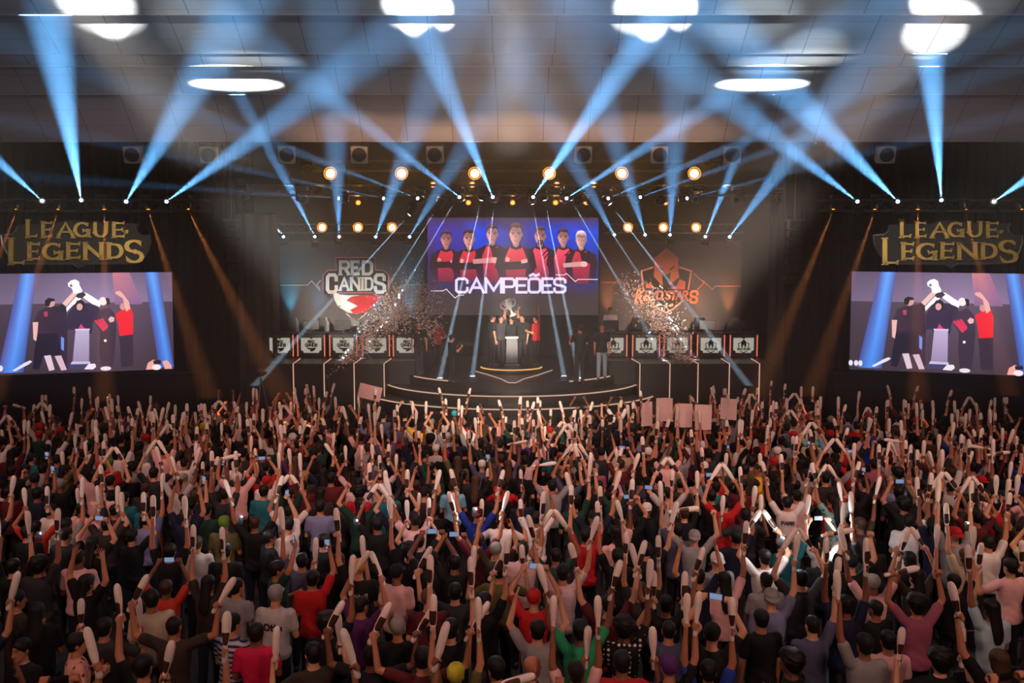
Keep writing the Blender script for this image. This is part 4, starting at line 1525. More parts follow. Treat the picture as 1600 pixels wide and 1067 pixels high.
for px, py, ang, pw, col in ((800, 25, 60, .32, (.62, .82, 1)), (250, 25, 45, .3, (.62, .84, 1)), (1350, 25, 45, .36, (.62, .84, 1)), (800, 208, 15, 10.0, (1, .56, .36)), (580, 208, 15, 7.4, (1, .56, .36)), (1020, 208, 15, 7.6, (1, .56, .36)), (250, 200, 22, 1.2, (1, .66, .68)), (1380, 200, 22, 1.2, (1, .64, .68))):
    q = ceil_hit(px, py)
    src = Vector((q.x * .2, .6, 6.6))  # added unseen source, tints the ceiling bays cool and warm
    o = lightobj('ceiling_flood', 'SPOT', src, 2000 * pw, col, spot_size=R(ang), spot_blend=1.0, shadow_soft_size=.1)
    o.rotation_euler = (q - src).to_track_quat('-Z', 'Y').to_euler()
    o.scale = (1, 1 if ang > 30 else .22, 1)
for x in (-13.2, 13.2):  # added pair of unseen spots to brighten the gold lettering
    o = lightobj('sign_wash', 'SPOT', (x * .7, 9, 10.2), 5800, (1, .88, .66), spot_size=R(24), spot_blend=.9, shadow_soft_size=.2)
    aim(o, at(118 if x < 0 else 1482, 382, 24.6) - Vector((x * .7, 9, 10.2)))
# house lights over the audience
for x, y, z, pw, tx, ty in ((-9, .5, 11.0, 1.25, -6, 10), (9, .5, 11.0, 1.55, 6, 10), (-3, -1, 11.0, 1.5, -1.5, 10), (3.5, -1, 11.0, 1.5, 2, 10), (-11, 8, 11.0, .6, -8, 19), (11, 8, 11.0, .75, 8, 19), (0, 9, 10.7, .75, 0, 19)):
    o = lightobj('house_light', 'SPOT', (x, y, z), 2800 * pw, (1, .575, .465), spot_size=R(85), spot_blend=.9, shadow_soft_size=.25)
    aim(o, Vector((tx, ty, 1)) - Vector((x, y, z)))

# haze in the upper part of the hall and over the stage
hm = bpy.data.materials.new('stage haze')
hm.use_nodes = True
nt = hm.node_tree
nt.nodes.clear()
mo = nt.nodes.new('ShaderNodeOutputMaterial')
vs_ = nt.nodes.new('ShaderNodeVolumeScatter')
vs_.inputs['Density'].default_value = .016
vs_.inputs['Anisotropy'].default_value = .25
vs_.inputs['Color'].default_value = (.95, .97, 1, 1)
nt.links.new(vs_.outputs[0], mo.inputs['Volume'])
hz = MB().box((0, 24.8, 7.25), (41, 16.4, 10.1)).box((0, 12.8, 10.0), (41, 7.56, 4.6)).build('stage_haze', hm)
tag(hz, 'thin smoke haze hanging over the stage and the front of the hall', 'haze', kind='stuff')

S.world = bpy.data.worlds.new('world')
S.world.use_nodes = True
S.world.node_tree.nodes['Background'].inputs[0].default_value = (0, 0, 0, 1)

# ------------------------------------------------------------------ confetti
cn = MB()
rc = random.Random(5)


def burst(path, n, sp):
    """paper flakes thrown along a path of (px, py, spread px) at depth around sp"""
    for _ in range(n):
        t = rc.random() ** .8
        k_ = min(len(path) - 2, int(t * (len(path) - 1)))
        f = t * (len(path) - 1) - k_
        a, b = path[k_], path[k_ + 1]
        s = a[2] + (b[2] - a[2]) * f
        p = at(a[0] + (b[0] - a[0]) * f + rc.gauss(0, s), a[1] + (b[1] - a[1]) * f + rc.gauss(0, s), sp + rc.gauss(0, .5))
        rot = Euler((rc.random() * 6.3, rc.random() * 6.3, rc.random() * 6.3)).to_matrix()
        cn.box(p, (rc.uniform(.018, .042), rc.uniform(.03, .062), .003), rot)


burst([(508, 592, 1.5), (545, 560, 5), (585, 520, 12), (625, 480, 18), (655, 452, 20)], 3000, 26.8)
burst([(652, 465, 14), (668, 500, 14), (672, 520, 12)], 350, 26.9)
burst([(972, 440, 10), (1000, 470, 16), (1030, 495, 18), (1048, 520, 15), (1062, 552, 7), (1090, 575, 6)], 1500, 26.8)
M['confetti'] = pmat('pale confetti paper', (236, 206, 190), .7)
o = cn.build('confetti', M['confetti'])
tag(o, 'clouds of pale paper flakes bursting over both rows of desks', 'confetti', kind='stuff')

# ================================================================== PEOPLE
def nv(*v):
    return Vector(v).normalized()


HEADC = Vector((0, .012, 1.635))


def torso(mb, infl=0.0, z0=.86, neck=True, n=20):
    rows = [(.86, .160, .112, 0.0), (.95, .165, .115, -.005), (1.05, .145, .098, .0), (1.15, .148, .100, .005), (1.27, .168, .112, .008), (1.36, .172, .108, .004), (1.42, .150, .090, 0), (1.46, .105, .072, 0), (1.49, .06, .056, .002)]
    rows = [r for r in rows if r[0] >= z0 - 1e-6]
    rings = []
    for z, a, b, cy in rows:
        f = infl if z < 1.45 else infl * .45
        rings.append([Vector(((a + f) * math.copysign(abs(math.cos(t)) ** .85, math.cos(t)), cy + (b + f) * math.copysign(abs(math.sin(t)) ** .85, math.sin(t)), z)) for t in [2 * math.pi * k / n for k in range(n)]])
    mb.loft(rings)


HEADROWS = [(1.514, .026, .026, .062), (1.526, .044, .045, .052), (1.550, .057, .066, .038), (1.59, .067, .084, .022), (1.635, .073, .095, .014), (1.68, .0735, .096, .010), (1.712, .063, .083, .008), (1.735, .042, .056, .008), (1.744, .015, .02, .008)]


def head_radius(z):
    for (z0, a0, b0, c0), (z1, a1, b1, c1) in zip(HEADROWS, HEADROWS[1:]):
        if z0 <= z <= z1:
            t = (z - z0) / (z1 - z0)
            return a0 + (a1 - a0) * t, b0 + (b1 - b0) * t, c0 + (c1 - c0) * t
    return HEADROWS[-1][1:] if z > 1.7 else HEADROWS[0][1:]


def head(mb):
    n = 20
    mb.loft([[Vector((a * math.cos(2 * math.pi * k / n), cy + b * math.sin(2 * math.pi * k / n), z)) for k in range(n)] for z, a, b, cy in HEADROWS])
    mb.capsule((0, .100, 1.640), (0, .120, 1.598), .009, .016, 8)
    for s in (-1, 1):
        mb.sphere((s * .076, .004, 1.628), (.013, .022, .034), 8, 6)
    mb.capsule((0, -.004, 1.45), (0, .006, 1.56), .060, .056, 12)


def hand(mb, w, f, b, mode, s):
    """w wrist, f direction of the forearm, b axis of what is held, s side (-1 left, 1 right)"""
    f = f.normalized()
    b = (b - f * b.dot(f) * .0).normalized()
    pn = b.cross(f)
    if pn.length < .15:
        pn = Vector((s, 0, 0)).cross(f)
    pn.normalize()
    if pn.x * s > 0:        # palms face one another
        pn = -pn
    across = f.cross(pn).normalized()
    if mode in ('grip', 'fist', 'phone'):
        g = w + f * .085 + pn * .028
        bb = b if mode != 'fist' else across
        if abs(bb.dot(f)) > .8:
            bb = (bb - f * bb.dot(f) * .65).normalized()
        cr = f - bb * f.dot(bb)
        cr.normalize()
        out = pn - bb * pn.dot(bb)
        out.normalize()
        mb.capsule(w + f * .02, w + f * .075 + bb * .018, .026, .024, 8)
        mb.capsule(w + f * .03, w + f * .07 - bb * .022, .025, .022, 8)
        rad = .036 if mode != 'fist' else .022
        for i in range(4):
            c = g + bb * (.034 - .0225 * i)
            pts = [c + (cr * math.sin(R(a)) - out * math.cos(R(a))) * rad for a in (10, 65, 120, 175, 215)]
            rr = (.0098, .0095, .009, .0085, .008) if i < 3 else (.0085,) * 5
            for j in range(4):
                mb.capsule(pts[j], pts[j + 1], rr[j], rr[j + 1], 6)
        pts = [g - cr * .035 - out * .018 + bb * .02, g - cr * .034 + out * .018 + bb * .038, g - cr * .004 + out * .036 + bb * .045]
        for j in range(2):
            mb.capsule(pts[j], pts[j + 1], .0115, .010, 6)
        return g
    # open hand
    mb.capsule(w + f * .02 + across * .014, w + f * .08 + across * .024, .021, .020, 8)
    mb.capsule(w + f * .02 - across * .014, w + f * .08 - across * .022, .021, .018, 8)
    for i, L in enumerate((.072, .082, .076, .060)):
        o = across * (.034 - .0225 * i)
        a = w + f * .09 + o
        m = a + f * L * .5 + across * (.010 - .006 * i)
        mb.capsule(a, m, .0098, .009, 6)
        mb.capsule(m, m + (f + pn * .35) * L * .5 + across * (.006 - .004 * i), .009, .0075, 6)
    a = w + f * .035 + across * .028
    m = a + (f * .5 + across * .75 + pn * .3).normalized() * .042
    mb.capsule(a, m, .013, .011, 6)
    mb.capsule(m, m + (f * .8 + across * .35 + pn * .2).normalized() * .032, .011, .008, 6)
    return w + f * .12


def remeshed(mb, name, voxel, smooth=2, deci=None):
    me = mb.mesh(name + '_raw')
    o = bpy.data.objects.new(name + '_raw', me)
    COL.objects.link(o)
    m = o.modifiers.new('r', 'REMESH')
    m.mode = 'VOXEL'
    m.voxel_size = voxel
    if smooth:
        m = o.modifiers.new('s', 'SMOOTH')
        m.iterations = smooth
        m.factor = .5
    if deci:
        m = o.modifiers.new('d', 'DECIMATE')
        m.ratio = deci
    dg = bpy.context.evaluated_depsgraph_get()
    out = bpy.data.meshes.new_from_object(o.evaluated_get(dg))
    out.name = name
    COL.objects.unlink(o)
    bpy.data.objects.remove(o)
    bpy.data.meshes.remove(me)
    out.polygons.foreach_set('use_smooth', [True] * len(out.polygons))
    return out


def arm_joints(s, up, fore, raise_=0.0):
    sh = Vector((s * (.185 - .02 * raise_), 0.0, 1.415 + .05 * raise_))
    el = sh + Vector((s * up[0], up[1], up[2])).normalized() * .29
    wr = el + Vector((s * fore[0], fore[1], fore[2])).normalized() * .255
    return sh, el, wr


# pose: for each side (upper arm, forearm, axis held, hand)
UPR = (.45, .12, .9)
POSES = {
    'vee': dict(L=((.55, .15, .85), (.15, .10, 1), (.28, 0, 1), 'grip'), R=((.55, .15, .85), (.15, .10, 1), (.28, 0, 1), 'grip')),
    'high': dict(L=((.30, .10, 1), (-.05, .05, 1), (-.02, 0, 1), 'grip'), R=((.30, .10, 1), (-.05, .05, 1), (-.02, 0, 1), 'grip')),
    'clap': dict(L=((.62, .20, .75), (-.50, .15, .85), (.03, 0, 1), 'grip'), R=((.62, .20, .75), (-.50, .15, .85), (.03, 0, 1), 'grip')),
    'cross': dict(L=((.60, .2, .7), (-.38, .15, .9), (-.55, .1, .8), 'grip'), R=((.6, .2, .7), (-.38, .15, .9), (-.55, .1, .8), 'grip')),
    'level': dict(L=((.6, .2, .75), (-.15, .12, .9), (-1, .1, .15), 'grip'), R=((.6, .2, .75), (-.15, .12, .9), (-1, .1, .15), 'grip')),
    'oneR': dict(L=((.15, .1, -1), (-.35, .75, .25), (0, .3, 1), 'open'), R=((.35, .12, .95), (0, .08, 1), (.08, 0, 1), 'grip')),
    'oneL': dict(R=((.15, .1, -1), (-.35, .75, .25), (0, .3, 1), 'open'), L=((.35, .12, .95), (0, .08, 1), (.08, 0, 1), 'grip')),
    'ears': dict(L=((.65, .25, -.45), (-.12, .35, .9), (-.05, -.05, 1), 'grip'), R=((.65, .25, -.45), (-.12, .35, .9), (-.05, -.05, 1), 'grip')),
    'wide': dict(L=((.95, .1, .35), (.12, .1, .95), (-.45, .05, .85), 'grip'), R=((.95, .1, .35), (.12, .1, .95), (.5, .05, .8), 'grip')),
    'phone': dict(L=((.45, .35, .75), (-.50, .25, .8), (1, 0, 0), 'phone'), R=((.45, .35, .75), (-.50, .25, .8), (1, 0, 0), 'phone')),
    'film': dict(L=((.15, .1, -1), (-.35, .75, .25), (0, .3, 1), 'open'), R=((.35, .35, .8), (-.2, .3, .9), (0, 0, 1), 'phone')),
    'hold': dict(L=((.3, .1, 1), (.0, .08, 1), (0, 0, 1), 'fist'), R=((.3, .1, 1), (.0, .08, 1), (0, 0, 1), 'fist')),
    'wave': dict(L=((.5, .1, .85), (-.25, .1, 1), (0, 1, 0), 'open'), R=((.5, .1, .85), (-.25, .1, 1), (0, 1, 0), 'open')),
    'fold': dict(L=((.2, .1, -1), (-.55, .7, .35), (0, .3, 1), 'open'), R=((.2, .1, -1), (-.55, .7, .35), (0, .3, 1), 'open')),
    'down': dict(L=((.13, .0, -1), (.03, .2, -1), (0, 1, 0), 'open'), R=((.13, .0, -1), (.03, .2, -1), (0, 1, 0), 'open')),
    # on the stage
    'lift': dict(L=((.55, .25, .75), (-.45, .2, .9), (0, 1, .2), 'fist'), R=((.55, .25, .75), (-.45, .2, .9), (0, 1, .2), 'fist')),
    'fistR': dict(L=((.2, .05, -1), (-.3, .8, .2), (0, 0, 1), 'open'), R=((.25, .1, 1), (-.1, .05, 1), (0, 1, 0), 'fist')),
    'reachL': dict(R=((.15, 0, -1), (.0, .3, -1), (0, 1, 0), 'open'), L=((-.2, .45, .8), (-.25, .35, .9), (0, 1, 0), 'fist')),
    'reachR': dict(L=((.15, 0, -1), (.0, .3, -1), (0, 1, 0), 'open'), R=((-.2, .45, .8), (-.25, .35, .9), (0, 1, 0), 'fist')),
    'hips': dict(L=((.55, -.05, -.8), (-.75, .25, -.35), (0, 1, 0), 'fist'), R=((.55, -.05, -.8), (-.75, .25, -.35), (0, 1, 0), 'fist')),
    'camera': dict(L=((.3, .35, -.8), (-.35, .75, .55), (0, 0, 1), 'fist'), R=((.3, .35, -.8), (-.35, .75, .55), (0, 0, 1), 'fist')),
    'walk': dict(L=((.12, .25, -1), (0, .5, -1), (0, 1, 0), 'open'), R=((.12, -.25, -1), (0, .1, -1), (0, 1, 0), 'open')),
}
PMESH = {}
GRIP = {}
LEGW = {'walk': 1}


def legs(pose):
    out = []
    for s in (-1, 1):
        st_ = .16 * s if pose == 'walk' else .02 * s
        out.append((Vector((s * .085, 0, .90)), Vector((s * .098, .02 + st_ * .6, .49)), Vector((s * .105, -.01 + st_, .085)), Vector((s * .125, .135 + st_, .035))))
    return out


def pose_meshes(pose):
    """body, shirt and trousers of one pose; also where each hand holds"""
    if pose in PMESH:
        return PMESH[pose]
    P = POSES[pose]
    body, shirt, trou = MB(), MB(), MB()
    torso(body)
    head(body)
    torso(shirt, .016, .86)
    GRIP[pose] = {}
    for key, s in (('L', -1), ('R', 1)):
        up, fo, ax, mode = P[key]
        ra = max(0.0, min(1.0, (up[2] + .2) / 1.2))
        sh, el, wr = arm_joints(s, up, fo, ra)
        body.capsule(Vector((s * .10, 0, 1.40)), sh, .055, .055)
        body.capsule(sh, el, .050, .040)
        body.capsule(el, wr, .041, .027)
        axv = Vector((s * ax[0], ax[1], ax[2])).normalized()
        body.capsule(wr, wr + (wr - el).normalized() * .02, .027, .026)
        g = hand(body, wr, (wr - el), axv, mode, s)
        GRIP[pose][key] = (g, axv, mode)
        shirt.capsule(Vector((s * .09, 0, 1.39)), sh, .072, .070)
        shirt.capsule(sh, sh.lerp(el, .62), .066, .066)
    for hp, kn, an, to in legs(pose):
        body.capsule(hp, kn, .078, .052)
        body.capsule(kn, an, .053, .036)
        body.capsule(an + Vector((0, -.035, -.04)), to, .042, .036)
        trou.capsule(hp + Vector((0, 0, .02)), kn, .092, .070)
        trou.capsule(kn, an + Vector((0, 0, .05)), .070, .060)
    tr_rows = [(.84, .172, .122), (.92, .172, .122), (.98, .160, .112)]
    trou.loft([[Vector((a * math.cos(2 * math.pi * k / 16), b * math.sin(2 * math.pi * k / 16), z)) for k in range(16)] for z, a, b in tr_rows])
    bm_ = remeshed(body, 'person', .0095, 3)
    sm_ = remeshed(shirt, 'shirt', .017, 3)
    # folds in the cloth
    co = np.empty(len(sm_.vertices) * 3, 'f')
    sm_.vertices.foreach_get('co', co)
    co = co.reshape(-1, 3)
    w = .006 * np.sin(co[:, 2] * 46 + 3 * np.sin(co[:, 0] * 13)) * np.clip((1.30 - co[:, 2]) * 3, 0, 1)
    rad = np.stack([co[:, 0], co[:, 1], np.zeros(len(co))], 1)
    rad /= np.maximum(1e-4, np.linalg.norm(rad, axis=1, keepdims=True))
    co += rad * w[:, None]
    sm_.vertices.foreach_set('co', co.ravel())
    tm_ = remeshed(trou, 'trousers', .02, 2)
    for m_ in ('skin', 'eye', 'lip', 'shoe'):
        bm_.materials.append(M[m_])
    nf = len(bm_.polygons)
    ce = np.empty(nf * 3, 'f')
    bm_.polygons.foreach_get('center', ce)
    ce = ce.reshape(-1, 3)
    idx = np.zeros(nf, 'i')
    idx[ce[:, 2] < .10] = 3
    front = ce[:, 1] > .07
    for s in (-1, 1):
        eye = front & (np.abs(ce[:, 0] - s * .031) < .0135) & (np.abs(ce[:, 2] - 1.642) < .0075)
        brow = front & (np.abs(ce[:, 0] - s * .031) < .021) & (np.abs(ce[:, 2] - 1.662) < .005)
        idx[eye | brow] = 1
    lip = front & (np.abs(ce[:, 0]) < .024) & (np.abs(ce[:, 2] - 1.566) < .006)
    idx[lip] = 2
    bm_.polygons.foreach_set('material_index', idx)
    sm_.materials.append(M['shirt'])
    tm_.materials.append(M['trousers'])
    PMESH[pose] = (bm_, sm_, tm_)
    return PMESH[pose]


# ---- hair and headwear, fitted over the head
def scalp(off, hairline, zmin_back, bump=0.0, seed=1, n=28, m=16):
    """closed shell over the skull; hairline: height of its rim in front, zmin_back: at the nape"""
    rr = random.Random(seed)
    top = 1.745
    rings = []
    for j in range(m + 1):
        t = j / m
        ring = []
        for k in range(n):
            a = 2 * math.pi * k / n
            fr = (math.sin(a) + 1) / 2           # 1 in front
            fr = fr ** 1.6
            zr = zmin_back + (hairline - zmin_back) * fr
            z = zr + (top - zr) * math.sin(t * math.pi / 2)
            ra, rb, cy = head_radius(min(z, 1.744))
            if z < 1.60 and fr < .5:
                ra, rb, cy = head_radius(1.60)
            edge = min(1, t * 4)
            o = off * (.35 + .65 * edge)
            if bump:
                o += bump * (rr.random() - .35) * edge
            ring.append(Vector(((ra + o) * math.cos(a), cy + (rb + o) * math.sin(a), z + (off * .9 if t > .75 else off * .9 * t / .75) * edge)))
        rings.append(ring)
    inner = []
    for k in range(n):
        p = rings[0][k]
        inner.append(Vector((p.x * .86, (p.y - .01) * .86 + .01, p.z + .006)))
    mb = MB()
    mb.loft([inner] + rings)
    return mb


def hair_mesh(kind):
    if kind in PMESH:
        return PMESH[kind]
    if kind == 'short':
        mb = scalp(.013, 1.695, 1.565, .006, 3)
    elif kind == 'cropped':
        mb = scalp(.006, 1.70, 1.575, .002, 4)
    elif kind == 'curly':
        mb = scalp(.038, 1.70, 1.55, .03, 5)
    elif kind == 'long':
        mb = scalp(.016, 1.70, 1.53, .005, 6)
        n = 14
        rings = []
        for z, w, d, cy in ((1.66, .078, .06, -.04), (1.58, .076, .05, -.055), (1.48, .078, .036, -.09), (1.38, .074, .026, -.125), (1.30, .062, .02, -.135), (1.25, .03, .012, -.135)):
            rings.append([Vector((w * math.cos(2 * math.pi * k / n), cy + d * math.sin(2 * math.pi * k / n), z)) for k in range(n)][::-1])
        mb.loft(rings)
    elif kind == 'ponytail':
        mb = scalp(.012, 1.70, 1.56, .004, 7)
        mb.tube([(0, -.09, 1.68), (0, -.135, 1.67), (0, -.15, 1.58), (0, -.14, 1.45), (0, -.13, 1.33)], [.022, .03, .036, .03, .008], 10)
    elif kind == 'cap':
        mb = scalp(.017, 1.672, 1.60, 0, 8)
        n = 14
        v = []
        for z in (1.668, 1.676):
            for k in range(n + 1):
                a = R(25 + 130 * k / n)
                v.append(Vector((.088 * math.cos(a), .012 + .108 * math.sin(a), z)))
            for k in range(n + 1):
                a = R(155 - 130 * k / n)
                v.append(Vector((.085 * math.cos(a), .03 + .175 * math.sin(a), z - .012)))
        N = 2 * (n + 1)
        mb.add(v, [tuple(reversed(range(N))), tuple(range(N, 2 * N))] + [(k, (k + 1) % N, N + (k + 1) % N, N + k) for k in range(N)])
        mb.sphere((0, .008, 1.768), (.009, .009, .006), 8, 5)
    elif kind == 'beanie':
        mb = scalp(.02, 1.675, 1.575, .003, 9)
    me = mb.mesh('hair' if kind not in ('cap', 'beanie') else 'cap')
    shade(me, 70)
    me.materials.append(M['hair'] if kind not in ('cap', 'beanie') else M['shirt'])
    PMESH[kind] = me
    return me


SHIRTS = {
    'black': ((17, 16, 18), 'black T-shirt'), 'charcoal': ((44, 42, 46), 'charcoal T-shirt'), 'navy': ((24, 26, 50), 'navy T-shirt'), 'brown': ((52, 38, 32), 'dark brown T-shirt'),
    'maroon': ((86, 24, 32), 'maroon T-shirt'), 'red': ((176, 26, 30), 'bright red T-shirt'), 'crimson': ((196, 24, 66), 'crimson pink shirt'), 'white': ((222, 208, 206), 'white T-shirt'),
    'pink': ((224, 172, 170), 'pale pink T-shirt'), 'grey': ((138, 132, 134), 'grey T-shirt'), 'ltgrey': ((178, 170, 168), 'light grey T-shirt'), 'lavender': ((118, 118, 152), 'lavender T-shirt'),
    'slate': ((76, 74, 100), 'slate purple T-shirt'), 'mint': ((128, 184, 158), 'mint green T-shirt'), 'ltblue': ((118, 170, 198), 'light blue T-shirt'), 'paleblue': ((176, 196, 206), 'pale blue T-shirt'),
    'blue': ((32, 56, 150), 'royal blue T-shirt'), 'yellow': ((214, 164, 44), 'yellow polo shirt'), 'olive': ((92, 82, 46), 'olive T-shirt'), 'dkgreen': ((26, 56, 46), 'dark green T-shirt'),
    'green': ((40, 142, 92), 'green T-shirt'), 'mauve': ((150, 78, 100), 'mauve T-shirt'), 'orange': ((206, 88, 30), 'orange T-shirt'), 'beige': ((186, 166, 140), 'beige T-shirt'), 'teal': ((30, 100, 110), 'teal T-shirt'),
    'redorange': ((178, 48, 28), 'red orange T-shirt'), 'purple': ((80, 36, 84), 'purple T-shirt'),
    'pinkstripe': ((224, 168, 172), 'pink striped T-shirt', 'shirt_stripes'), 'bluestripe': ((180, 176, 186), 'blue striped shirt', 'shirt_bluestripes'),
    'dots': ((18, 17, 20), 'black white-dotted top', 'shirt_dots'), 'spots': ((224, 158, 142), 'pink spotted shirt', 'shirt_spots'), 'sequin': ((120, 170, 170), 'sequined turquoise top', 'shirt_sequin'),
}
HEADS = {
    'short': ('short', (22, 18, 17), 'short dark hair'), 'cropped': ('cropped', (26, 21, 19), 'cropped dark hair'), 'brown': ('short', (58, 38, 26), 'short brown hair'), 'curly': ('curly', (20, 16, 15), 'bushy dark hair'),
    'long': ('long', (24, 18, 17), 'long dark hair'), 'longbrown': ('long', (70, 46, 32), 'long brown hair'), 'blonde': ('ponytail', (176, 130, 84), 'blonde ponytail'), 'pony': ('ponytail', (26, 20, 18), 'dark ponytail'),
    'bald': (None, None, 'bald head'), 'capwhite': ('cap', (222, 214, 208), 'white cap'), 'capgrey': ('cap', (140, 132, 128), 'grey cap'), 'capred': ('cap', (170, 26, 30), 'red cap'),
    'caporange': ('cap', (224, 122, 36), 'orange cap'), 'capblack': ('cap', (24, 23, 25), 'black cap'), 'capteal': ('cap', (50, 160, 170), 'teal cap'), 'capbrown': ('cap', (92, 66, 48), 'brown cap'),
    'cappurple': ('cap', (84, 40, 96), 'purple cap'), 'capyellow': ('cap', (190, 180, 50), 'yellow cap'), 'capgreen': ('beanie', (96, 124, 40), 'green knit cap'), 'grey': ('cropped', (150, 140, 132), 'grey hair'),
    'blondeshort': ('short', (210, 180, 140), 'short bleached hair'),
}
HOLD = {'vee': 'bats held up apart', 'high': 'two bats straight up', 'clap': 'bats pressed together overhead', 'cross': 'bats crossed overhead', 'level': 'bat held level overhead', 'oneR': 'one bat raised right',
        'oneL': 'one bat raised left', 'ears': 'bats beside the head', 'wide': 'elbows out with two bats', 'phone': 'phone in both raised hands', 'film': 'phone in one raised hand', 'hold': 'arms up holding paper',
        'wave': 'bare hands raised', 'fold': 'hands before chest', 'down': 'arms hanging down'}
SKINS = [(196, 134, 104), (176, 112, 84), (210, 150, 120), (150, 94, 70), (188, 124, 96), (120, 74, 56)]


def make_person(pos, yaw, h, shirt, headk, pose, skin=None, trousers=(26, 25, 30), rnd=None, lower=True):
    """one person as an object tree: body (with face, hands, shoes) > shirt, trousers, hair or cap"""
    b, s, t = pose_meshes(pose)
    o = bpy.data.objects.new('person', b)
    COL.objects.link(o)
    o.location = pos
    o.rotation_euler = (0, 0, yaw)
    o.scale = (h, h, h)
    sk = skin or (rnd or RND).choice(SKINS)
    o.color = (*lin(sk), 1)
    sp = SHIRTS[shirt]
    so = bpy.data.objects.new('shirt', s)
    COL.objects.link(so)
    so.parent = o
    so.color = (*lin(sp[0]), 1)
    if len(sp) > 2:
        so.material_slots[0].link = 'OBJECT'
        so.material_slots[0].material = M[sp[2]]
    to = bpy.data.objects.new('trousers', t)
    COL.objects.link(to)
    to.parent = o
    to.color = (*lin(trousers), 1)
    hk = HEADS[headk]
    if hk[0]:
        ho = bpy.data.objects.new('cap' if hk[0] in ('cap', 'beanie') else 'hair', hair_mesh(hk[0]))
        COL.objects.link(ho)
        ho.parent = o
        ho.color = (*lin(hk[1]), 1)
        if headk.startswith('cap') and hk[0] == 'cap':
            if (rnd or RND).random() < .35:
                ho.rotation_euler.z = math.pi
    return o


# ---- inflatable bats
def bat_mesh(kind):
    if kind == 'paddle':
        prof = [(.001, -.11), (.018, -.107), (.025, -.09), (.022, -.04), (.021, .02), (.022, .06), (.030, .12), (.039, .18), (.042, .25), (.040, .31), (.030, .345), (.015, .36), (.001, .364)]
    else:
        prof = [(.001, -.11), (.022, -.105), (.032, -.08), (.027, -.03), (.025, .02), (.032, .06), (.039, .10), (.041, .2), (.041, .30), (.033, .345), (.016, .366), (.001, .37)]
    mb = MB().lathe(prof, 14)
    mb.v = [(x, y * (.8 if kind == 'paddle' else .9), z) for x, y, z in mb.v]
    return mb, prof


BAT = {}
for kd in ('paddle', 'tube'):
    mb, prof = bat_mesh(kd)
    me = mb.mesh('inflatable_bat')
    shade(me, 60)
    me.materials.append(M['bat'])
    pm_ = MB()
    z0, z1 = (.06, .18) if kd == 'paddle' else (.06, .21)
    rows = []
    for j in range(7):
        z = z0 + (z1 - z0) * j / 6
        for (r0, a0), (r1, a1) in zip(prof, prof[1:]):
            if a0 <= z <= a1:
                r = r0 + (r1 - r0) * (z - a0) / (a1 - a0)
        half = 62 if 0 < j < 6 else 48
        rows.append([(r * 1.03 * math.sin(R(a)), -r * 1.03 * (.8 if kd == 'paddle' else .9) * math.cos(R(a)), z) for a in [half * (2 * q / 8 - 1) for q in range(9)]])
    vs = [p for r_ in rows for p in r_]
    fs = []
    for j in range(6):
        for q_ in range(8):
            fs.append((j * 9 + q_, j * 9 + q_ + 1, (j + 1) * 9 + q_ + 1, (j + 1) * 9 + q_))
    pme = bpy.data.meshes.new('printed_patch')
    pme.from_pydata(vs, [], fs)
    pme.materials.append(M['print'])
    shade(pme, 80)
    BAT[kd] = (me, pme)
PH = MB().bevbox((0, 0, 0), (.15, .009, .075), .004).mesh('phone')
PH.materials.append(M['phone'])
PS = MB().box((0, -.0052, 0), (.132, .001, .064)).mesh('lit_display')
PS.materials.append(M['phone_screen'])

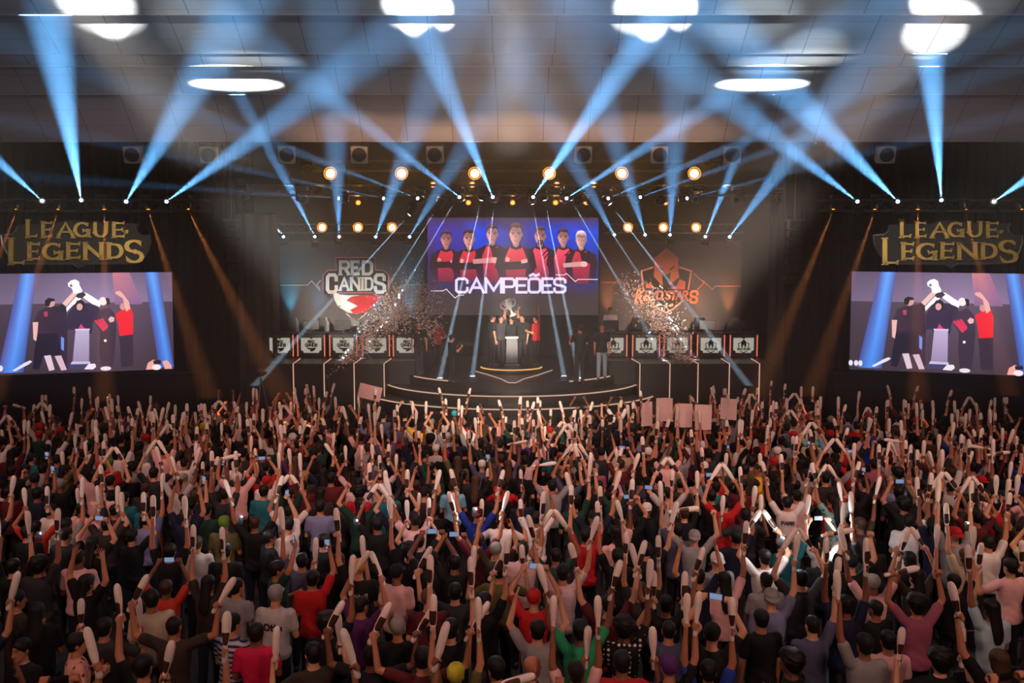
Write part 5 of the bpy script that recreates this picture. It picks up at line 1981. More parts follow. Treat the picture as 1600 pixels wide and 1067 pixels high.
# ================================================================== THE CROWD
# people the photograph shows clearly: where the head is, shirt, head, pose, optional (yaw, trousers)
LIST = [
 (35, 1014, 'black', 'short', 'down', 160), (24, 938, 'brown', 'short', 'fold', -40), (56, 958, 'black', 'long', 'fold', 20), (118, 1006, 'spots', 'short', 'fold', -55), (162, 982, 'charcoal', 'short', 'ears', 0),
 (271, 980, 'brown', 'cropped', 'wide', 0), (362, 975, 'bluestripe', 'short', 'fold', -25), (400, 990, 'crimson', 'short', 'fold', 10), (368, 918, 'grey', 'short', 'fold', -20), (352, 862, 'black', 'short', 'down', 0),
 (307, 850, 'ltgrey', 'brown', 'fold', 0), (205, 838, 'black', 'short', 'clap', 0), (228, 812, 'lavender', 'short', 'oneR', 0), (265, 862, 'black', 'short', 'high', 0), (322, 797, 'dkgreen', 'short', 'fold', 0),
 (350, 818, 'olive', 'capgreen', 'fold', 0), (20, 886, 'black', 'short', 'high', 0), (42, 832, 'black', 'short', 'down', 0), (102, 836, 'black', 'cropped', 'down', 0), (122, 872, 'pink', 'cropped', 'fold', 0),
 (60, 884, 'charcoal', 'curly', 'oneR', 0), (134, 912, 'black', 'long', 'wave', -20), (144, 850, 'black', 'long', 'phone', 0), (430, 930, 'ltgrey', 'capgrey', 'fold', 0), (432, 890, 'dkgreen', 'short', 'film', -60),
 (488, 905, 'red', 'short', 'film', 0), (560, 888, 'black', 'caporange', 'oneL', 0), (619, 896, 'pink', 'capblack', 'down', -20), (669, 936, 'maroon', 'capbrown', 'fold', 0), (621, 982, 'black', 'capgrey', 'fold', 0),
 (512, 976, 'black', 'curly', 'oneR', 0), (660, 1030, 'maroon', 'short', 'wide', 0), (580, 1026, 'black', 'short', 'wide', 0), (711, 926, 'charcoal', 'short', 'wide', 0), (704, 984, 'black', 'short', 'high', 0),
 (757, 940, 'black', 'short', 'oneR', 0), (490, 1022, 'brown', 'short', 'ears', 30), (776, 1046, 'slate', 'short', 'down', 30), (712, 1056, 'olive', 'capyellow', 'high', 0), (640, 862, 'black', 'curly', 'oneL', 0),
 (830, 1042, 'purple', 'bald', 'fold', -60), (840, 986, 'grey', 'short', 'wave', 0), (834, 936, 'red', 'capred', 'phone', 0), (915, 838, 'red', 'short', 'high', 0), (879, 896, 'pinkstripe', 'short', 'vee', 0),
 (975, 982, 'dots', 'curly', 'oneR', 0), (1045, 986, 'slate', 'cropped', 'clap', 0), (1092, 902, 'navy', 'cropped', 'wave', 0), (1132, 908, 'pink', 'long', 'oneR', 0), (1120, 876, 'grey', 'capwhite', 'fold', 0),
 (972, 1036, 'red', 'short', 'ears', 0), (907, 986, 'green', 'short', 'vee', 0), (1190, 968, 'black', 'short', 'down', 0), (1046, 1044, 'black', 'cappurple', 'oneR', 0), (900, 1052, 'pink', 'short', 'high', 0),
 (1107, 1050, 'blue', 'short', 'high', 0), (1196, 872, 'white', 'short', 'cross', 0), (1198, 908, 'grey', 'cropped', 'fold', 0), (838, 810, 'white', 'short', 'wave', 0), (965, 870, 'black', 'short', 'oneL', 0),
 (1230, 786, 'white', 'short', 'vee', 0), (1306, 788, 'sequin', 'long', 'vee', 0), (1420, 815, 'white', 'short', 'oneR', -20), (1462, 824, 'navy', 'curly', 'oneL', 10), (1580, 886, 'pink', 'short', 'ears', 10),
 (1550, 952, 'paleblue', 'long', 'oneL', 0), (1434, 946, 'mauve', 'curly', 'level', 0), (1388, 1002, 'pink', 'short', 'fold', 0), (1352, 1008, 'grey', 'short', 'oneL', 0), (1322, 946, 'navy', 'short', 'high', 0),
 (1270, 978, 'slate', 'cropped', 'oneR', 0), (1238, 1036, 'black', 'curly', 'fold', 50), (1470, 1034, 'black', 'curly', 'ears', 0), (1360, 850, 'black', 'short', 'oneL', 0), (1510, 870, 'beige', 'longbrown', 'oneL', 0),
 (1205, 935, 'lavender', 'capgrey', 'oneR', 0), (1252, 905, 'charcoal', 'short', 'cross', 0), (1330, 880, 'black', 'capblack', 'level', 0), (1286, 870, 'black', 'short', 'oneR', 0),
 (736, 667, 'white', 'short', 'wave', 0), (615, 684, 'red', 'short', 'fold', 0), (650, 681, 'black', 'short', 'fold', 0), (560, 757, 'pinkstripe', 'short', 'fold', 0), (517, 748, 'maroon', 'short', 'fold', 0),
 (475, 745, 'brown', 'blonde', 'fold', 0), (432, 700, 'dkgreen', 'short', 'fold', 0), (583, 718, 'grey', 'short', 'fold', 0), (990, 696, 'navy', 'short', 'down', 0), (1112, 692, 'white', 'short', 'oneL', 0),
 (1158, 690, 'beige', 'short', 'oneR', 0), (1186, 733, 'yellow', 'cropped', 'fold', 80), (1160, 760, 'maroon', 'short', 'fold', -30), (1268, 681, 'mint', 'short', 'phone', 0), (1297, 688, 'ltblue', 'cropped', 'oneL', 0),
 (1326, 690, 'pink', 'short', 'film', -40), (1352, 684, 'blue', 'short', 'oneR', 0), (1392, 690, 'pink', 'short', 'fold', 0), (1433, 698, 'pink', 'short', 'fold', 0), (1470, 705, 'redorange', 'short', 'down', 0),
 (1366, 726, 'mauve', 'short', 'fold', 0), (1290, 748, 'brown', 'short', 'fold', 0), (710, 648, 'black', 'capteal', 'vee', 0), (655, 668, 'yellow', 'short', 'clap', 0), (760, 630, 'black', 'capred', 'fold', 0),
 (888, 706, 'red', 'short', 'cross', 0), (1045, 668, 'orange', 'short', 'hold', 0), (708, 760, 'ltblue', 'brown', 'fold', 0), (412, 768, 'teal', 'short', 'fold', 0), (1215, 706, 'grey', 'capwhite', 'fold', 0),
 (1221, 690, 'grey', 'short', 'fold', 0), (820, 720, 'pinkstripe', 'short', 'level', 0), (795, 670, 'charcoal', 'short', 'oneR', 0), (863, 760, 'grey', 'short', 'level', 0), (1045, 772, 'ltgrey', 'cropped', 'cross', 0),
 (1112, 775, 'black', 'short', 'phone', 0), (1020, 740, 'charcoal', 'short', 'down', 0), (1085, 702, 'maroon', 'short', 'wave', 0), (1030, 700, 'grey', 'short', 'wave', 0), (870, 690, 'charcoal', 'short', 'vee', 0),
 (745, 803, 'blue', 'capred', 'vee', 0), (783, 812, 'white', 'brown', 'ears', 0), (778, 770, 'black', 'capred', 'fold', 0), (775, 860, 'brown', 'capgrey', 'wave', 0), (748, 845, 'maroon', 'brown', 'vee', 0),
 (675, 876, 'black', 'capblack', 'phone', 0), (710, 880, 'black', 'short', 'phone', 0), (780, 893, 'olive', 'short', 'ears', 0), (500, 792, 'lavender', 'short', 'fold', 0), (528, 790, 'charcoal', 'short', 'fold', 0),
 (590, 820, 'black', 'short', 'cross', 0), (620, 800, 'navy', 'short', 'clap', 0), (450, 820, 'white', 'short', 'film', 60), (420, 840, 'black', 'short', 'fold', -50), (505, 846, 'black', 'short', 'fold', -40),
 (160, 770, 'pink', 'short', 'fold', 0), (100, 735, 'olive', 'long', 'film', -40), (58, 772, 'navy', 'short', 'film', 0), (12, 770, 'maroon', 'short', 'fold', 0), (20, 690, 'navy', 'short', 'fold', 0),
 (128, 674, 'pinkstripe', 'short', 'fold', 0), (172, 752, 'black', 'short', 'cross', 0), (170, 725, 'red', 'capgreen', 'oneL', 0), (188, 708, 'white', 'short', 'oneR', 0), (240, 740, 'charcoal', 'short', 'cross', 0),
 (325, 670, 'black', 'short', 'clap', 0), (345, 640, 'charcoal', 'curly', 'fold', 0), (385, 690, 'black', 'short', 'clap', 0), (435, 630, 'blue', 'short', 'fold', 0), (485, 655, 'white', 'short', 'vee', 0),
 (425, 690, 'ltgrey', 'short', 'high', 0), (508, 680, 'dkgreen', 'short', 'vee', 0), (465, 695, 'red', 'short', 'vee', 0), (135, 640, 'beige', 'short', 'fold', -30), (318, 668, 'yellow', 'capyellow', 'fold', 0),
 (965, 640, 'white', 'short', 'phone', 0), (905, 640, 'pink', 'short', 'phone', 0), (1240, 662, 'ltgrey', 'short', 'clap', 0), (1262, 640, 'red', 'short', 'clap', 0), (1410, 640, 'maroon', 'short', 'vee', 0),
 (1325, 655, 'lavender', 'short', 'oneR', 0), (1345, 628, 'grey', 'short', 'oneL', 0), (1570, 668, 'red', 'short', 'fold', 0), (1555, 790, 'red', 'short', 'oneR', 0), (1520, 730, 'grey', 'short', 'level', 0),
 (900, 670, 'white', 'short', 'vee', 0), (1000, 668, 'black', 'short', 'clap', 0), (1075, 690, 'white', 'short', 'hold', 0), (1108, 668, 'black', 'short', 'hold', 0), (1012, 664, 'beige', 'short', 'hold', 0), (1142, 660, 'grey', 'short', 'hold', 0),
 (578, 640, 'green', 'short', 'hold', 0), (1480, 800, 'brown', 'long', 'cross', 0), (1590, 720, 'dkgreen', 'short', 'fold', 0), (1545, 690, 'black', 'short', 'clap', 0), (1500, 690, 'beige', 'short', 'clap', 0),
 (935, 760, 'black', 'short', 'vee', 0), (960, 770, 'dkgreen', 'short', 'vee', 0), (905, 745, 'black', 'short', 'cross', 0), (925, 690, 'brown', 'short', 'oneL', 0), (1150, 840, 'navy', 'short', 'oneR', 0),
 (1060, 830, 'slate', 'short', 'oneL', 0), (1010, 860, 'black', 'short', 'vee', 0), (1165, 805, 'charcoal', 'short', 'ears', 0), (1085, 840, 'grey', 'capgrey', 'level', 0), (985, 812, 'black', 'cropped', 'phone', 0),
]
TXT = {(1230, 786): ('PARIS', (40, 30, 34)), (560, 888): ('YuKdao11', (190, 185, 185)), (1112, 692): ('8', (30, 28, 30)), (430, 930): ('Otta', (60, 30, 34)), (162, 982): ('I1', (190, 60, 40)), (352, 862): ('II', (190, 60, 50)), (990, 696): ('CAIP 3MS', (150, 140, 140)), (1228, 9): None}
GL['Y'] = GL['Y']
PEOPLE = []


class Per:
    pass


def add_person(x, y, h, shirt, headk, pose, yaw, txt=None, hand=False):
    p = Per()
    p.x, p.y, p.h, p.shirt, p.head, p.pose, p.yaw, p.txt, p.hand = x, y, h, shirt, headk, pose, yaw, txt, hand
    p.px, p.py = project((x, y, 1.63 * h))
    PEOPLE.append(p)
    return p


rh = random.Random(21)
for e in LIST:
    px, py, shirt, headk, pose, yaw = e[:6]
    h = rh.uniform(.97, 1.03)
    w = at_z(px, py, 1.635 * h)
    add_person(w.x, w.y, h, shirt, headk, pose, R(yaw) if abs(yaw) > 5 else R(rh.uniform(-8, 8)), TXT.get((px, py)), True)

DARKS = ['black'] * 20 + ['charcoal'] * 9 + ['navy'] * 5 + ['brown'] * 4 + ['maroon'] * 3 + ['dkgreen'] * 3 + ['slate'] * 2 + ['grey'] * 4 + ['ltgrey'] * 2 + ['white'] * 4 + ['pink'] * 3 + ['red'] * 2 + ['lavender', 'olive', 'mauve', 'beige', 'blue', 'teal', 'pinkstripe', 'redorange', 'purple']
HDS = ['short'] * 9 + ['cropped'] * 6 + ['curly'] * 3 + ['long'] * 4 + ['brown'] * 3 + ['longbrown', 'pony', 'capblack', 'capgrey', 'capred', 'capwhite']
PSF = ['vee'] * 4 + ['high'] * 3 + ['clap'] * 4 + ['cross'] * 3 + ['level'] * 1 + ['oneR'] * 4 + ['oneL'] * 4 + ['ears'] * 3 + ['phone'] * 2 + ['film'] * 2 + ['wave'] * 3 + ['hold'] * 1 + ['fold'] * 16 + ['down'] * 4
PSS = ['vee'] * 6 + ['high'] * 5 + ['clap'] * 6 + ['cross'] * 4 + ['level'] * 2 + ['oneR'] * 5 + ['oneL'] * 5 + ['ears'] * 3 + ['wide'] * 1 + ['phone'] * 3 + ['film'] * 2 + ['wave'] * 2 + ['fold'] * 6 + ['down'] * 2


def crowd_limit(x):
    """how far forward the audience stands"""
    if abs(x) < 6.4:
        return 28.7 - math.sqrt(max(.1, 6.8 ** 2 - x * x)) if abs(x) < 6.3 else 25.2
    if abs(x) < 9.5:
        return 25.1
    return 22.9 - max(0, abs(x) - 12) * .25


cells = {}
HANDS = [p for p in PEOPLE if p.hand]


def covers(x, y):
    """would somebody standing here hide a clearly seen person behind them"""
    px, py = project((x, y, 1.63))
    for p in HANDS:
        if p.py > 900 and 8 < py - p.py < 90 and abs(px - p.px) < 40:
            return True
        if 760 < p.py <= 900 and 6 < py - p.py < 42 and abs(px - p.px) < 18:
            return True
    return False



def near(x, y, r):
    i, j = int(x // 1), int(y // 1)
    for a in (i - 1, i, i + 1):
        for b in (j - 1, j, j + 1):
            for q in cells.get((a, b), ()):
                if ((q.x - x) / 1.0) ** 2 + ((q.y - y) / 1.25) ** 2 < r * r:
                    return True
    return False


for p in PEOPLE:
    cells.setdefault((int(p.x // 1), int(p.y // 1)), []).append(p)
rf = random.Random(33)
yy = 6.9
row = 0
while yy < 25.2:
    xx = -.69 * yy - .6 + (.3 if row % 2 else 0)
    while xx < .69 * yy + .6:
        x = xx + rf.uniform(-.10, .10)
        y = yy + rf.uniform(-.16, .16)
        gapz = (1.9 < x < 3.6 and 12.2 < y < 13.4) or (5.2 < x < 7.2 and 8.0 < y < 9.0)
        if y < crowd_limit(x) and not near(x, y, .40 if y < 14 else .36) and not gapz and not covers(x, y) and rf.random() > .04:
            p = add_person(x, y, rf.uniform(.93, 1.05), rf.choice(DARKS), rf.choice(HDS), rf.choice(PSS if y < 14 else PSF), R(rf.gauss(0, 14)))
            cells.setdefault((int(x // 1), int(y // 1)), []).append(p)
        xx += .62 if yy < 15 else .58
    yy += .84 if yy < 14 else .80
    row += 1

PEOPLE.sort(key=lambda p: p.y)
vis = [p for p in PEOPLE if -30 < p.px < 1630 and p.py < 1100]
NEAR = set(id(p) for p in vis[:300])
handset = [p for p in vis[300:] if p.hand]
IND = [p for p in PEOPLE if id(p) in NEAR]
FAR = [p for p in PEOPLE if id(p) not in NEAR and -60 < p.px < 1660 and p.py < 1140]
print('people', len(PEOPLE), 'individual', len(IND), 'rest', len(FAR), 'IND depth', IND[-1].y)


# ---- labels: look first, then the place that sets look-alikes apart
def place_labels():
    by = {}
    for p in IND:
        p.base = 'person in %s with %s, %s' % (SHIRTS[p.shirt][1], HEADS[p.head][2], HOLD[p.pose])
        by.setdefault(p.base, []).append(p)
    for base, ps in by.items():
        if len(ps) == 1:
            ps[0].label = base
            continue
        ps.sort(key=lambda p: p.px)
        for i, p in enumerate(ps):
            if len(ps) == 2:
                pos = 'the left one' if i == 0 else 'the right one'
            else:
                pos = '%s from left' % ordn(i)
            p.label = base + ', ' + pos
            if len(p.label.replace('-', '').split()) > 16 or len(__import__('re').findall(r"[A-Za-z0-9][A-Za-z0-9'-]*", p.label)) > 16:
                p.label = p.label.replace(' with ', ', ').replace('the ', '').replace(' white-dotted', ' dotted').replace(' in both raised hands', ' in both hands')
    # the same for what a hand carries
    for p in IND:
        sh = SHIRTS[p.shirt][1].replace(' T-shirt', '').replace(' shirt', '').replace(' top', '')
        p.short = sh


place_labels()
seen_lab = {}
for p in IND:
    if p.label in seen_lab:
        print('DUP', p.label)
    seen_lab[p.label] = p

BATS_FAR = []
CARRY = []         # (owner, side, matrix, kind)


def carry_matrix(p, key):
    g, ax, mode = GRIP[p.pose][key]
    z = ax.normalized()
    ref = Vector((0, 1, 0))
    x = ref.cross(z)
    if x.length < .1:
        x = Vector((1, 0, 0))
    x.normalize()
    y = z.cross(x).normalized()
    m = Matrix(((x.x, y.x, z.x, g.x), (x.y, y.y, z.y, g.y), (x.z, y.z, z.z, g.z), (0, 0, 0, 1)))
    W = Matrix.Translation((p.x, p.y, 0)) @ Matrix.Rotation(p.yaw, 4, 'Z') @ Matrix.Diagonal((p.h, p.h, p.h, 1))
    return W @ m


rk = random.Random(77)
for p in IND + FAR:
    pose_meshes(p.pose)
    p.bats = []
    if p.pose in ('vee', 'high', 'clap', 'cross', 'ears', 'wide'):
        p.bats = ['L', 'R']
        if not p.hand and rk.random() < .08:
            p.bats = ['R']
    elif p.pose == 'level':
        p.bats = [rk.choice('LR')]
    elif p.pose == 'oneR':
        p.bats = ['R']
    elif p.pose == 'oneL':
        p.bats = ['L']

nb = 0
for p in IND:
    o = make_person((p.x, p.y, 0), p.yaw, p.h, p.shirt, p.head, p.pose, rnd=rk, trousers=rk.choice([(24, 24, 30), (30, 34, 52), (22, 20, 20), (60, 58, 60), (28, 30, 44)]))
    tag(o, p.label, 'person', 'audience in the near and middle rows')
    p.obj = o
    if p.txt:
        A = Art()
        tx, colr = p.txt
        n = len(tx)
        w = min(.24, .05 * n + .03)
        if tx in ('I1', 'II'):
            A.rect(-.035, 0, -.01, .09, colr)
            A.rect(.01, 0, .035, .09, colr)
            if tx == 'I1':
                A.rect(-.02, .13, .02, .22, colr)
        elif tx == 'YuKdao11':
            A.text(tx, -.13, 0, .26, .05, .009, colr)
            A.line([(-.14, .10), (-.08, .12), (0, .127), (.08, .12), (.14, .10)], .008, colr)
        elif tx == 'CAIP 3MS':
            A.text(tx, -.11, .22, .22, .045, .009, colr)
        elif tx == 'PARIS':
            A.text(tx, -.12, 0, .24, .075, .016, colr)
            A.rect(-.11, .085, .11, .092, colr)
        else:
            A.text(tx, -w / 2, 0, w, .10, .022, colr)
        # lies on the back of the shirt: cast onto its surface
        sme = pose_meshes(p.pose)[1]
        from mathutils.bvhtree import BVHTree
        bv = BVHTree.FromPolygons([v.co for v in sme.vertices], [tuple(f.vertices) for f in sme.polygons])

        def cast(u, v, e, bv=bv):
            hit = bv.ray_cast(Vector((u, -.6, 1.33 - v)), Vector((0, 1, 0)))
            y_ = hit[0].y if hit[0] is not None else -.12
            return Vector((u, y_ - .007, 1.33 - v))
        so = [c for c in o.children if c.name.startswith('shirt')][0]
        A.build('shirt_print', cast, M['crowd'], so)
        so.children[0].matrix_parent_inverse = Matrix.Identity(4)
    for key in p.bats:
        kd = 'tube' if rk.random() < .5 else 'paddle'
        if nb >= 300:
            BATS_FAR.append((carry_matrix(p, key), kd, rk.random() < .5))
            continue
        me, pme = BAT[kd]
        b = bpy.data.objects.new('inflatable_bat', me)
        COL.objects.link(b)
        b.matrix_world = carry_matrix(p, key) @ Matrix.Rotation(rk.uniform(-.5, .5), 4, 'Z')
        word = 'only' if len(p.bats) == 1 else ('left' if key == 'L' else 'right')
        who = p.label.replace('person in ', '').replace(' with ', ', ').replace(' T-shirt', '').replace(' held up apart', ' apart').replace(' pressed together overhead', ' together').replace('raised ', '').replace(' straight up', ' up')
        b['_who'] = (word + ' bat of ' + who)
        CARRY.append((b, word, p))
        b['category'] = 'inflatable bat'
        b['group'] = 'pale inflatable bats held by the near and middle rows'
        if rk.random() < (.75 if kd == 'tube' else .35):
            pr = bpy.data.objects.new('printed_patch', pme)
            COL.objects.link(pr)
            pr.parent = b
            pr['label'] = 'dark printed patch'
            b['_print'] = 1
        nb += 1
print('bats', nb)
# bat labels: print, hand, holder's look, then the place among look-alikes
cnt = {}
for b, word, p in CARRY:
    pr = 'printed' if b.get('_print') else 'plain'
    lab = '%s pale bat, %s of person in %s, %s' % (pr, 'only bat' if word == 'only' else word + ' hand', SHIRTS[p.shirt][1].replace(' T-shirt', ''), HEADS[p.head][2])
    cnt.setdefault(lab, []).append(b)
    for k_ in ('_who', '_print'):
        if k_ in b:
            del b[k_]
for lab, bs_ in cnt.items():
    bs_.sort(key=lambda b: project(b.matrix_world.translation)[0])
    for i, b in enumerate(bs_):
        b['label'] = lab if len(bs_) == 1 else lab + ', ' + ordn(i) + ' from left'

# ---- phones
np_ = 0
for p in IND:
    if p.pose in ('phone', 'film'):
        W = Matrix.Translation((p.x, p.y, 0)) @ Matrix.Rotation(p.yaw, 4, 'Z') @ Matrix.Diagonal((p.h, p.h, p.h, 1))
        if p.pose == 'phone':
            c = (GRIP[p.pose]['L'][0] + GRIP[p.pose]['R'][0]) / 2
            m = W @ Matrix.Translation(c + Vector((0, .0, .02)))
        else:
            c = GRIP[p.pose]['R'][0]
            m = W @ Matrix.Translation(c + Vector((0, 0, .03))) @ Matrix.Rotation(R(90), 4, 'Y')
        o = bpy.data.objects.new('phone', PH)
        COL.objects.link(o)
        o.matrix_world = m
        d = bpy.data.objects.new('lit_display', PS)
        COL.objects.link(d)
        d.parent = o
        tag(o, ('phone filming, held by ' + p.label.replace('person in ', '').replace(' T-shirt', '').replace(' with ', ', ').replace(', phone in both raised hands', ', two-handed').replace(', phone in one raised hand', ', one-handed')), 'phone', 'phones held up by the audience')
        np_ += 1

# ---- sheets of paper held up near the stage
for i, (x, y, w, h, yaw, what) in enumerate(((1011, 647, .34, .60, 25, 'first'), (1038, 640, .42, .60, -8, 'second'), (1068, 649, .42, .58, 3, 'third'), (1099, 652, .40, .62, 5, 'fourth'), (1138, 639, .44, .55, -35, 'fifth'))):
    Y = at_z(x, y, 2.25).y
    t = thing('paper_sheet', at(x, y, Y), 'pink paper sheet held up near the stage, %s from left of five' % what, 'paper sheet', 'paper sheets held up near the stage')
    mb = MB()
    n = 6
    rot = Matrix.Rotation(R(yaw), 3, 'Z')
    vs = []
    for e in (0, .004):
        for j in range(n + 1):
            for k in range(n + 1):
                u, v = k / n - .5, j / n - .5
                vs.append(rot @ Vector((u * w, e + .05 * math.sin(u * 5 + i) * (v + .5), v * h)))
    N = (n + 1) ** 2
    fs = []
    for j in range(n):
        for k in range(n):
            a = j * (n + 1) + k
            fs.append((a, a + 1, a + n + 2, a + n + 1))
            fs.append((N + a, N + a + n + 1, N + a + n + 2, N + a + 1))
    rim = [k for k in range(n + 1)] + [j * (n + 1) + n for j in range(1, n + 1)] + [n * (n + 1) + k for k in range(n - 1, -1, -1)] + [j * (n + 1) for j in range(n - 1, 0, -1)]
    for a, b in zip(rim, rim[1:] + rim[:1]):
        fs.append((a, N + a, N + b, b))
    mb.add(vs, fs)
    mb.build('sheet', M['paper'], t, smooth=True)
    A = Art()
    A.text(('GG', 'UOL', 'II', 'GO', 'GG')[i], -w * .25, -.02, w * .5, .1, .016, (190, 130, 130))
    A.build('faint_writing', lambda u, v, e, rot=rot: rot @ Vector((u, -.03 - e, -v)), M['banner'], t)
    t.children[-1].matrix_parent_inverse = Matrix.Identity(4)
Y = at_z(578, 613, 2.35).y
t = thing('cardboard_sign', at(578, 613, Y), 'large tilted mauve paper sign held up at the stage front, back turned', 'paper sign')
MB().bevbox((0, 0, 0), (.66, .012, .42), .004, Matrix.Rotation(R(14), 3, 'Y')).build('board', pmat('mauve paper', (196, 150, 148), .8, noise=.1), t)
MB().bevbox((0, .012, 0), (.5, .008, .03), .003, Matrix.Rotation(R(14), 3, 'Y')).build('backing_strip', M['paper'], t)

# ---- folding chairs that show through the gaps
ch0 = None
for i, (px, py) in enumerate(((1492, 1046), (1575, 1040), (1495, 985), (1420, 900), (1250, 840), (1180, 845), (1565, 960))):
    w = at_z(px, py, .75)
    if near(w.x, w.y, .2):
        pass
    if ch0 is None:
        t = ch0 = thing('folding_chair', (0, 0, 0), 'x', 'chair')
        MB().bevbox((0, 0, .45), (.42, .42, .035), .012).build('seat', M['chair'], t)
        MB().bevbox((0, -.2, .72), (.42, .03, .28), .012, Matrix.Rotation(R(8), 3, 'X')).build('backrest', M['chair'], t)
        for s in (-1, 1):
            MB().tube([(s * .21, .2, 0), (s * .21, .16, .44)], .012, 6).build('leg', M['steel'], t)
            MB().tube([(s * .21, -.16, 0), (s * .21, -.18, .44), (s * .21, -.21, .84)], .012, 6).build('leg', M['steel'], t)
    else:
        t = copy_tree(ch0)
    t.location = (w.x, w.y, 0)
    t.rotation_euler.z = rk.uniform(-.2, .2)
    tag(t, 'empty black folding chair in a gap of the crowd, %s' % side_word(i, 7), 'chair', 'empty folding chairs in the crowd')

# ---- everyone farther back: nobody could count them
LOD = {}


def arrays(me, key, ratio=None):
    if key in LOD:
        return LOD[key]
    o = bpy.data.objects.new('lod', me)
    COL.objects.link(o)
    if ratio:
        m = o.modifiers.new('d', 'DECIMATE')
        m.ratio = ratio
    dg = bpy.context.evaluated_depsgraph_get()
    ev = o.evaluated_get(dg)
    mm = ev.to_mesh()
    mm.calc_loop_triangles()
    v = np.empty(len(mm.vertices) * 3, 'f')
    mm.vertices.foreach_get('co', v)
    t = np.empty(len(mm.loop_triangles) * 3, 'i')
    mm.loop_triangles.foreach_get('vertices', t)
    ev.to_mesh_clear()
    COL.objects.unlink(o)
    bpy.data.objects.remove(o)
    LOD[key] = (v.reshape(-1, 3), t.reshape(-1, 3))
    return LOD[key]


def merged(name, items, mat, smooth=True):
    """items: (verts, tris, 4x4 numpy matrix, linear colour) -> one mesh"""
    V, T, Cc = [], [], []
    b = 0
    for v, t, m, c in items:
        V.append(v @ m[:3, :3].T + m[:3, 3])
        T.append(t + b)
        Cc.append(np.tile(np.array((*c, 1), 'f'), (len(v), 1)))
        b += len(v)
    V, T, Cc = np.concatenate(V).astype('f'), np.concatenate(T).astype('i'), np.concatenate(Cc)
    me = bpy.data.meshes.new(name)
    me.vertices.add(len(V))
    me.vertices.foreach_set('co', V.ravel())
    me.loops.add(T.size)
    me.loops.foreach_set('vertex_index', T.ravel())
    me.polygons.add(len(T))
    me.polygons.foreach_set('loop_start', np.arange(0, T.size, 3, dtype='i'))
    if smooth:
        me.polygons.foreach_set('use_smooth', np.ones(len(T), bool))
    a = me.color_attributes.new('Col', 'FLOAT_COLOR', 'POINT')
    a.data.foreach_set('color', Cc.ravel())
    me.update(calc_edges=True)
    me.materials.append(mat)
    o = bpy.data.objects.new(name, me)
    COL.objects.link(o)
    return o


items, bits = [], []
for p in FAR:
    b_, s_, t_ = pose_meshes(p.pose)
    W = Matrix.Translation((p.x, p.y, 0)) @ Matrix.Rotation(p.yaw, 4, 'Z') @ Matrix.Diagonal((p.h, p.h, p.h, 1))
    w = np.array(W)
    items.append((*arrays(b_, ('b', p.pose), .11), w, lin(rk.choice(SKINS))))
    items.append((*arrays(s_, ('s', p.pose), .12), w, lin(SHIRTS[p.shirt][0])))
    items.append((*arrays(t_, ('t', p.pose), .10), w, lin((28, 27, 32))))
    hk = HEADS[p.head]
    if hk[0]:
        items.append((*arrays(hair_mesh(hk[0]), ('h', hk[0])), w, lin(hk[1])))
    for key in p.bats:
        BATS_FAR.append((carry_matrix(p, key), rk.choice(('tube', 'paddle')), rk.random() < .4))
    if p.pose in ('phone', 'film'):
        c = (GRIP[p.pose]['L'][0] + GRIP[p.pose]['R'][0]) / 2 if p.pose == 'phone' else GRIP[p.pose]['R'][0]
        items.append((*arrays(PH, 'ph'), np.array(W @ Matrix.Translation(c)), lin((20, 20, 24))))
o = merged('crowd', items, M['crowd'])
tag(o, 'dense far part of the audience close to the stage, arms and hands raised', 'crowd', kind='stuff')
bi = []
for m, kd, pr in BATS_FAR:
    me, pme = BAT[kd]
    bi.append((*arrays(me, ('bat', kd)), np.array(m), lin((232, 214, 202))))
    if pr:
        bi.append((*arrays(pme, ('pr', kd)), np.array(m), lin((80, 52, 42))))
o = merged('inflatable_bats', bi, M['crowd'])
tag(o, 'mass of pale inflatable bats waved in the far part of the audience', 'inflatable bats', kind='stuff')

# ---- phone torches that light up their neighbours
for i, (x, y, zc, pw, col) in enumerate(((376, 812, 1.9, 9, (.85, .95, 1)), (742, 800, 2.05, 14, (.75, .9, 1)), (1222, 846, 1.95, 16, (.8, .95, 1)), (1310, 838, 1.7, 26, (.8, .95, 1)), (556, 818, 1.9, 5, (.8, .9, 1)), (440, 828, 1.8, 7, (.8, .88, 1)), (62, 838, 1.7, 4, (1, .9, 1)), (1510, 822, 2.0, 4, (1, .85, .4)))):
    w = at_z(x, y, zc)
    t = thing('phone_torch', w, 'phone with its torch shining in the crowd, %s' % ('%s from the left' % ordn(i)), 'phone', 'phones with torches shining')
    MB().bevbox((0, 0, 0), (.075, .009, .15), .004).build('case', M['phone'], t)
    MB().sphere((.02, -.008, .05), (.012, .006, .012), 8, 6).build('torch', M['flash'], t)
    lightobj('torch_light', 'POINT', w + Vector((.02, -.06, .08)), pw, col, shadow_soft_size=.02)

# ================================================================== PEOPLE ON THE STAGE
def stage_person(px, py_feet, z, yaw, h, shirt, headk, pose, label, skin=None, trousers=(24, 24, 28), Y=None):
    w = at_z(px, py_feet, z) if Y is None else Vector((at(px, py_feet, Y).x, Y, z))
    o = make_person((w.x, w.y, z), R(yaw), h, shirt, headk, pose, skin=skin, trousers=trousers)
    return tag(o, label, 'person', 'people on the stage')


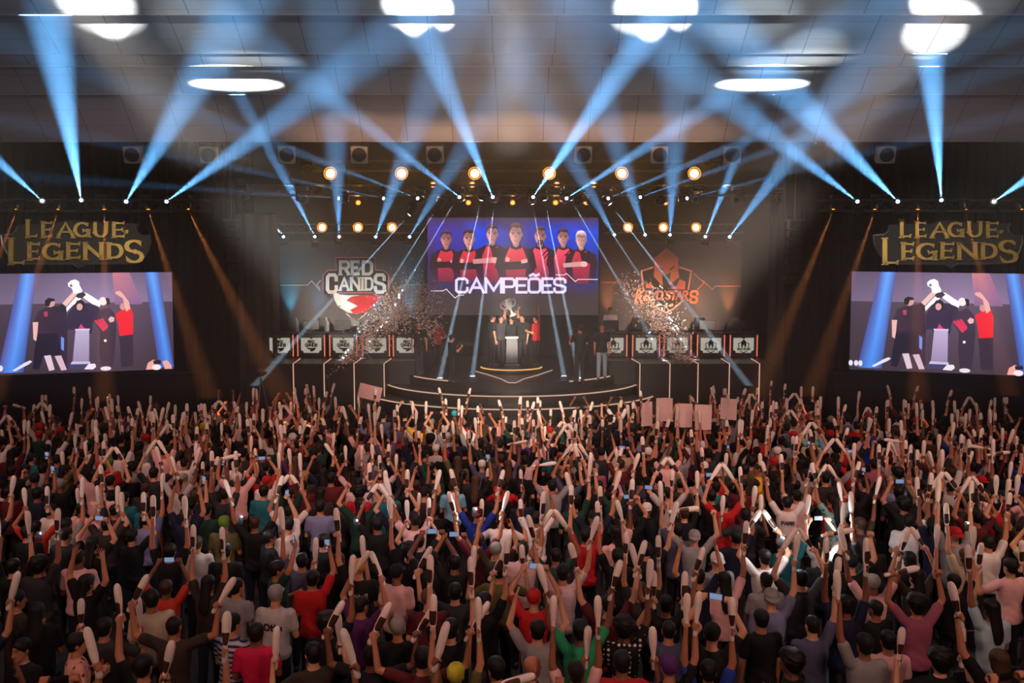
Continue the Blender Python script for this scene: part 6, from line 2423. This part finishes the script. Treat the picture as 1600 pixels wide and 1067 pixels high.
py_ = pod_y
stage_person(768, 0, ZD, -70, 1.04, 'black', 'short', 'down', 'person in black on the podium at the left of the trophy group, arm hanging', Y=py_ - .12)
stage_person(782, 0, ZD, 205, 1.0, 'charcoal', 'short', 'reachL', 'person in dark clothes on the podium reaching up to the trophy from its left', Y=py_ + .30)
stage_person(799, 0, ZD, 180, .97, 'black', 'short', 'lift', 'person in black behind the plinth lifting the trophy with both hands', Y=py_ + .42)
stage_person(817, 0, ZD, 150, 1.02, 'black', 'short', 'reachR', 'person in black with red marks right of the plinth, reaching to the trophy', Y=py_ + .22)
stage_person(839, 0, ZD, 60, 1.02, 'red', 'cropped', 'fistR', 'person in red T-shirt on the podium raising a fist', Y=py_ - .05)
stage_person(684, 566, ZC, 170, .95, 'red', 'long', 'hips', 'person in red top and dark skirt standing on the stage, hands on hips', trousers=(30, 26, 30), Y=29.4)
stage_person(655, 586, ZC, 195, 1.05, 'black', 'short', 'walk', 'person in black T-shirt and dark shorts walking beside the innermost desk', trousers=(40, 38, 44))
stage_person(906, 597, ZC, 20, 1.04, 'black', 'short', 'camera', 'photographer in black aiming a camera at the podium from its right')
stage_person(940, 594, ZC, 175, 1.04, 'black', 'cropped', 'walk', 'person in black T-shirt and pale jeans standing right of the photographer', trousers=(120, 132, 146))
stage_person(953, 558, ZP, 185, 1.0, 'white', 'short', 'fold', 'person in white top behind the innermost desk of the helmet row', Y=28.95)
stage_person(706, 598, ZC, -60, .86, 'black', 'short', 'camera', 'camera operator in black on the stage edge, left of the podium')
for i, (x, y, zz) in enumerate(((52, 628, 0), (305, 604, 0), (334, 602, 0), (288, 616, 0))):
    w = at_z(x, y, 1.6)
    o = make_person((w.x, min(w.y, 25.0), 0), R(160 + 10 * i), 1.0, 'black', 'short', 'fold', skin=(120, 76, 60))
    tag(o, 'dim steward in black facing the crowd by the left screen base, %s' % ('%s from the left' % ordn((0, 2, 3, 1)[i])), 'person', 'stewards before the stage')

# cameras
def camera_prop(loc, yaw, label, tripod=0):
    t = thing('video_camera', loc, label, 'camera', rot=(0, 0, yaw))
    MB().bevbox((0, 0, 0), (.14, .32, .16), .02).build('camera_body', M['fix'], t)
    rot = Matrix.Rotation(R(-90), 3, 'X')
    MB().lathe([(.001, .15), (.055, .15), (.06, .2), (.07, .3), (.06, .3), (.05, .27), (.001, .26)], 16, rot=rot).build('lens_barrel', M['fix'], t)
    MB().tube([(0, -.12, .08), (0, -.1, .14), (0, .1, .14), (0, .12, .08)], .014, 6).build('handle', M['steel'], t)
    if tripod:
        for k in range(3):
            a = 2 * math.pi * k / 3 + .5
            MB().tube([(0, 0, -.1), (.5 * math.cos(a), .5 * math.sin(a), -tripod)], .02, 6).build('leg', M['steel'], t)
    return t


w = at_z(906, 597, ZC)
camera_prop(w + Vector((-.06, .42, 1.38)), R(20), 'camera held up by the photographer on the stage right of the podium')
w = at_z(706, 598, ZC)
camera_prop(w + Vector((.34, .2, 1.15)), R(-60), 'camera held by the operator on the stage edge left of the podium')
w = at(407, 584, 24.6)
camera_prop(w, R(-10), 'large video camera on a tripod beside the left end of the stage', w.z)

# the trophy, tilted over the group
w = at(797, 482, py_ + .15)
tp = thing('trophy', w, 'bright silver trophy cup held up over the podium', 'trophy', rot=(R(10), R(-24), 0))
MB().lathe([(.001, -.28), (.13, -.28), (.14, -.25), (.10, -.22), (.045, -.17), (.035, -.08), (.06, -.02), (.12, .06), (.16, .18), (.185, .32), (.175, .33), (.15, .2), (.001, .08)], 24).build('cup', M['silver'], tp, smooth=True)
for s in (-1, 1):
    MB().tube([(s * .16, 0, .26), (s * .25, 0, .28), (s * .28, 0, .16), (s * .2, 0, .05), (s * .10, 0, .03)], .017, 8).build('handle', M['silver'], tp, smooth=True)
MB().lathe([(.001, -.36), (.12, -.36), (.12, -.28), (.001, -.28)], 20).build('foot', M['fix'], tp)
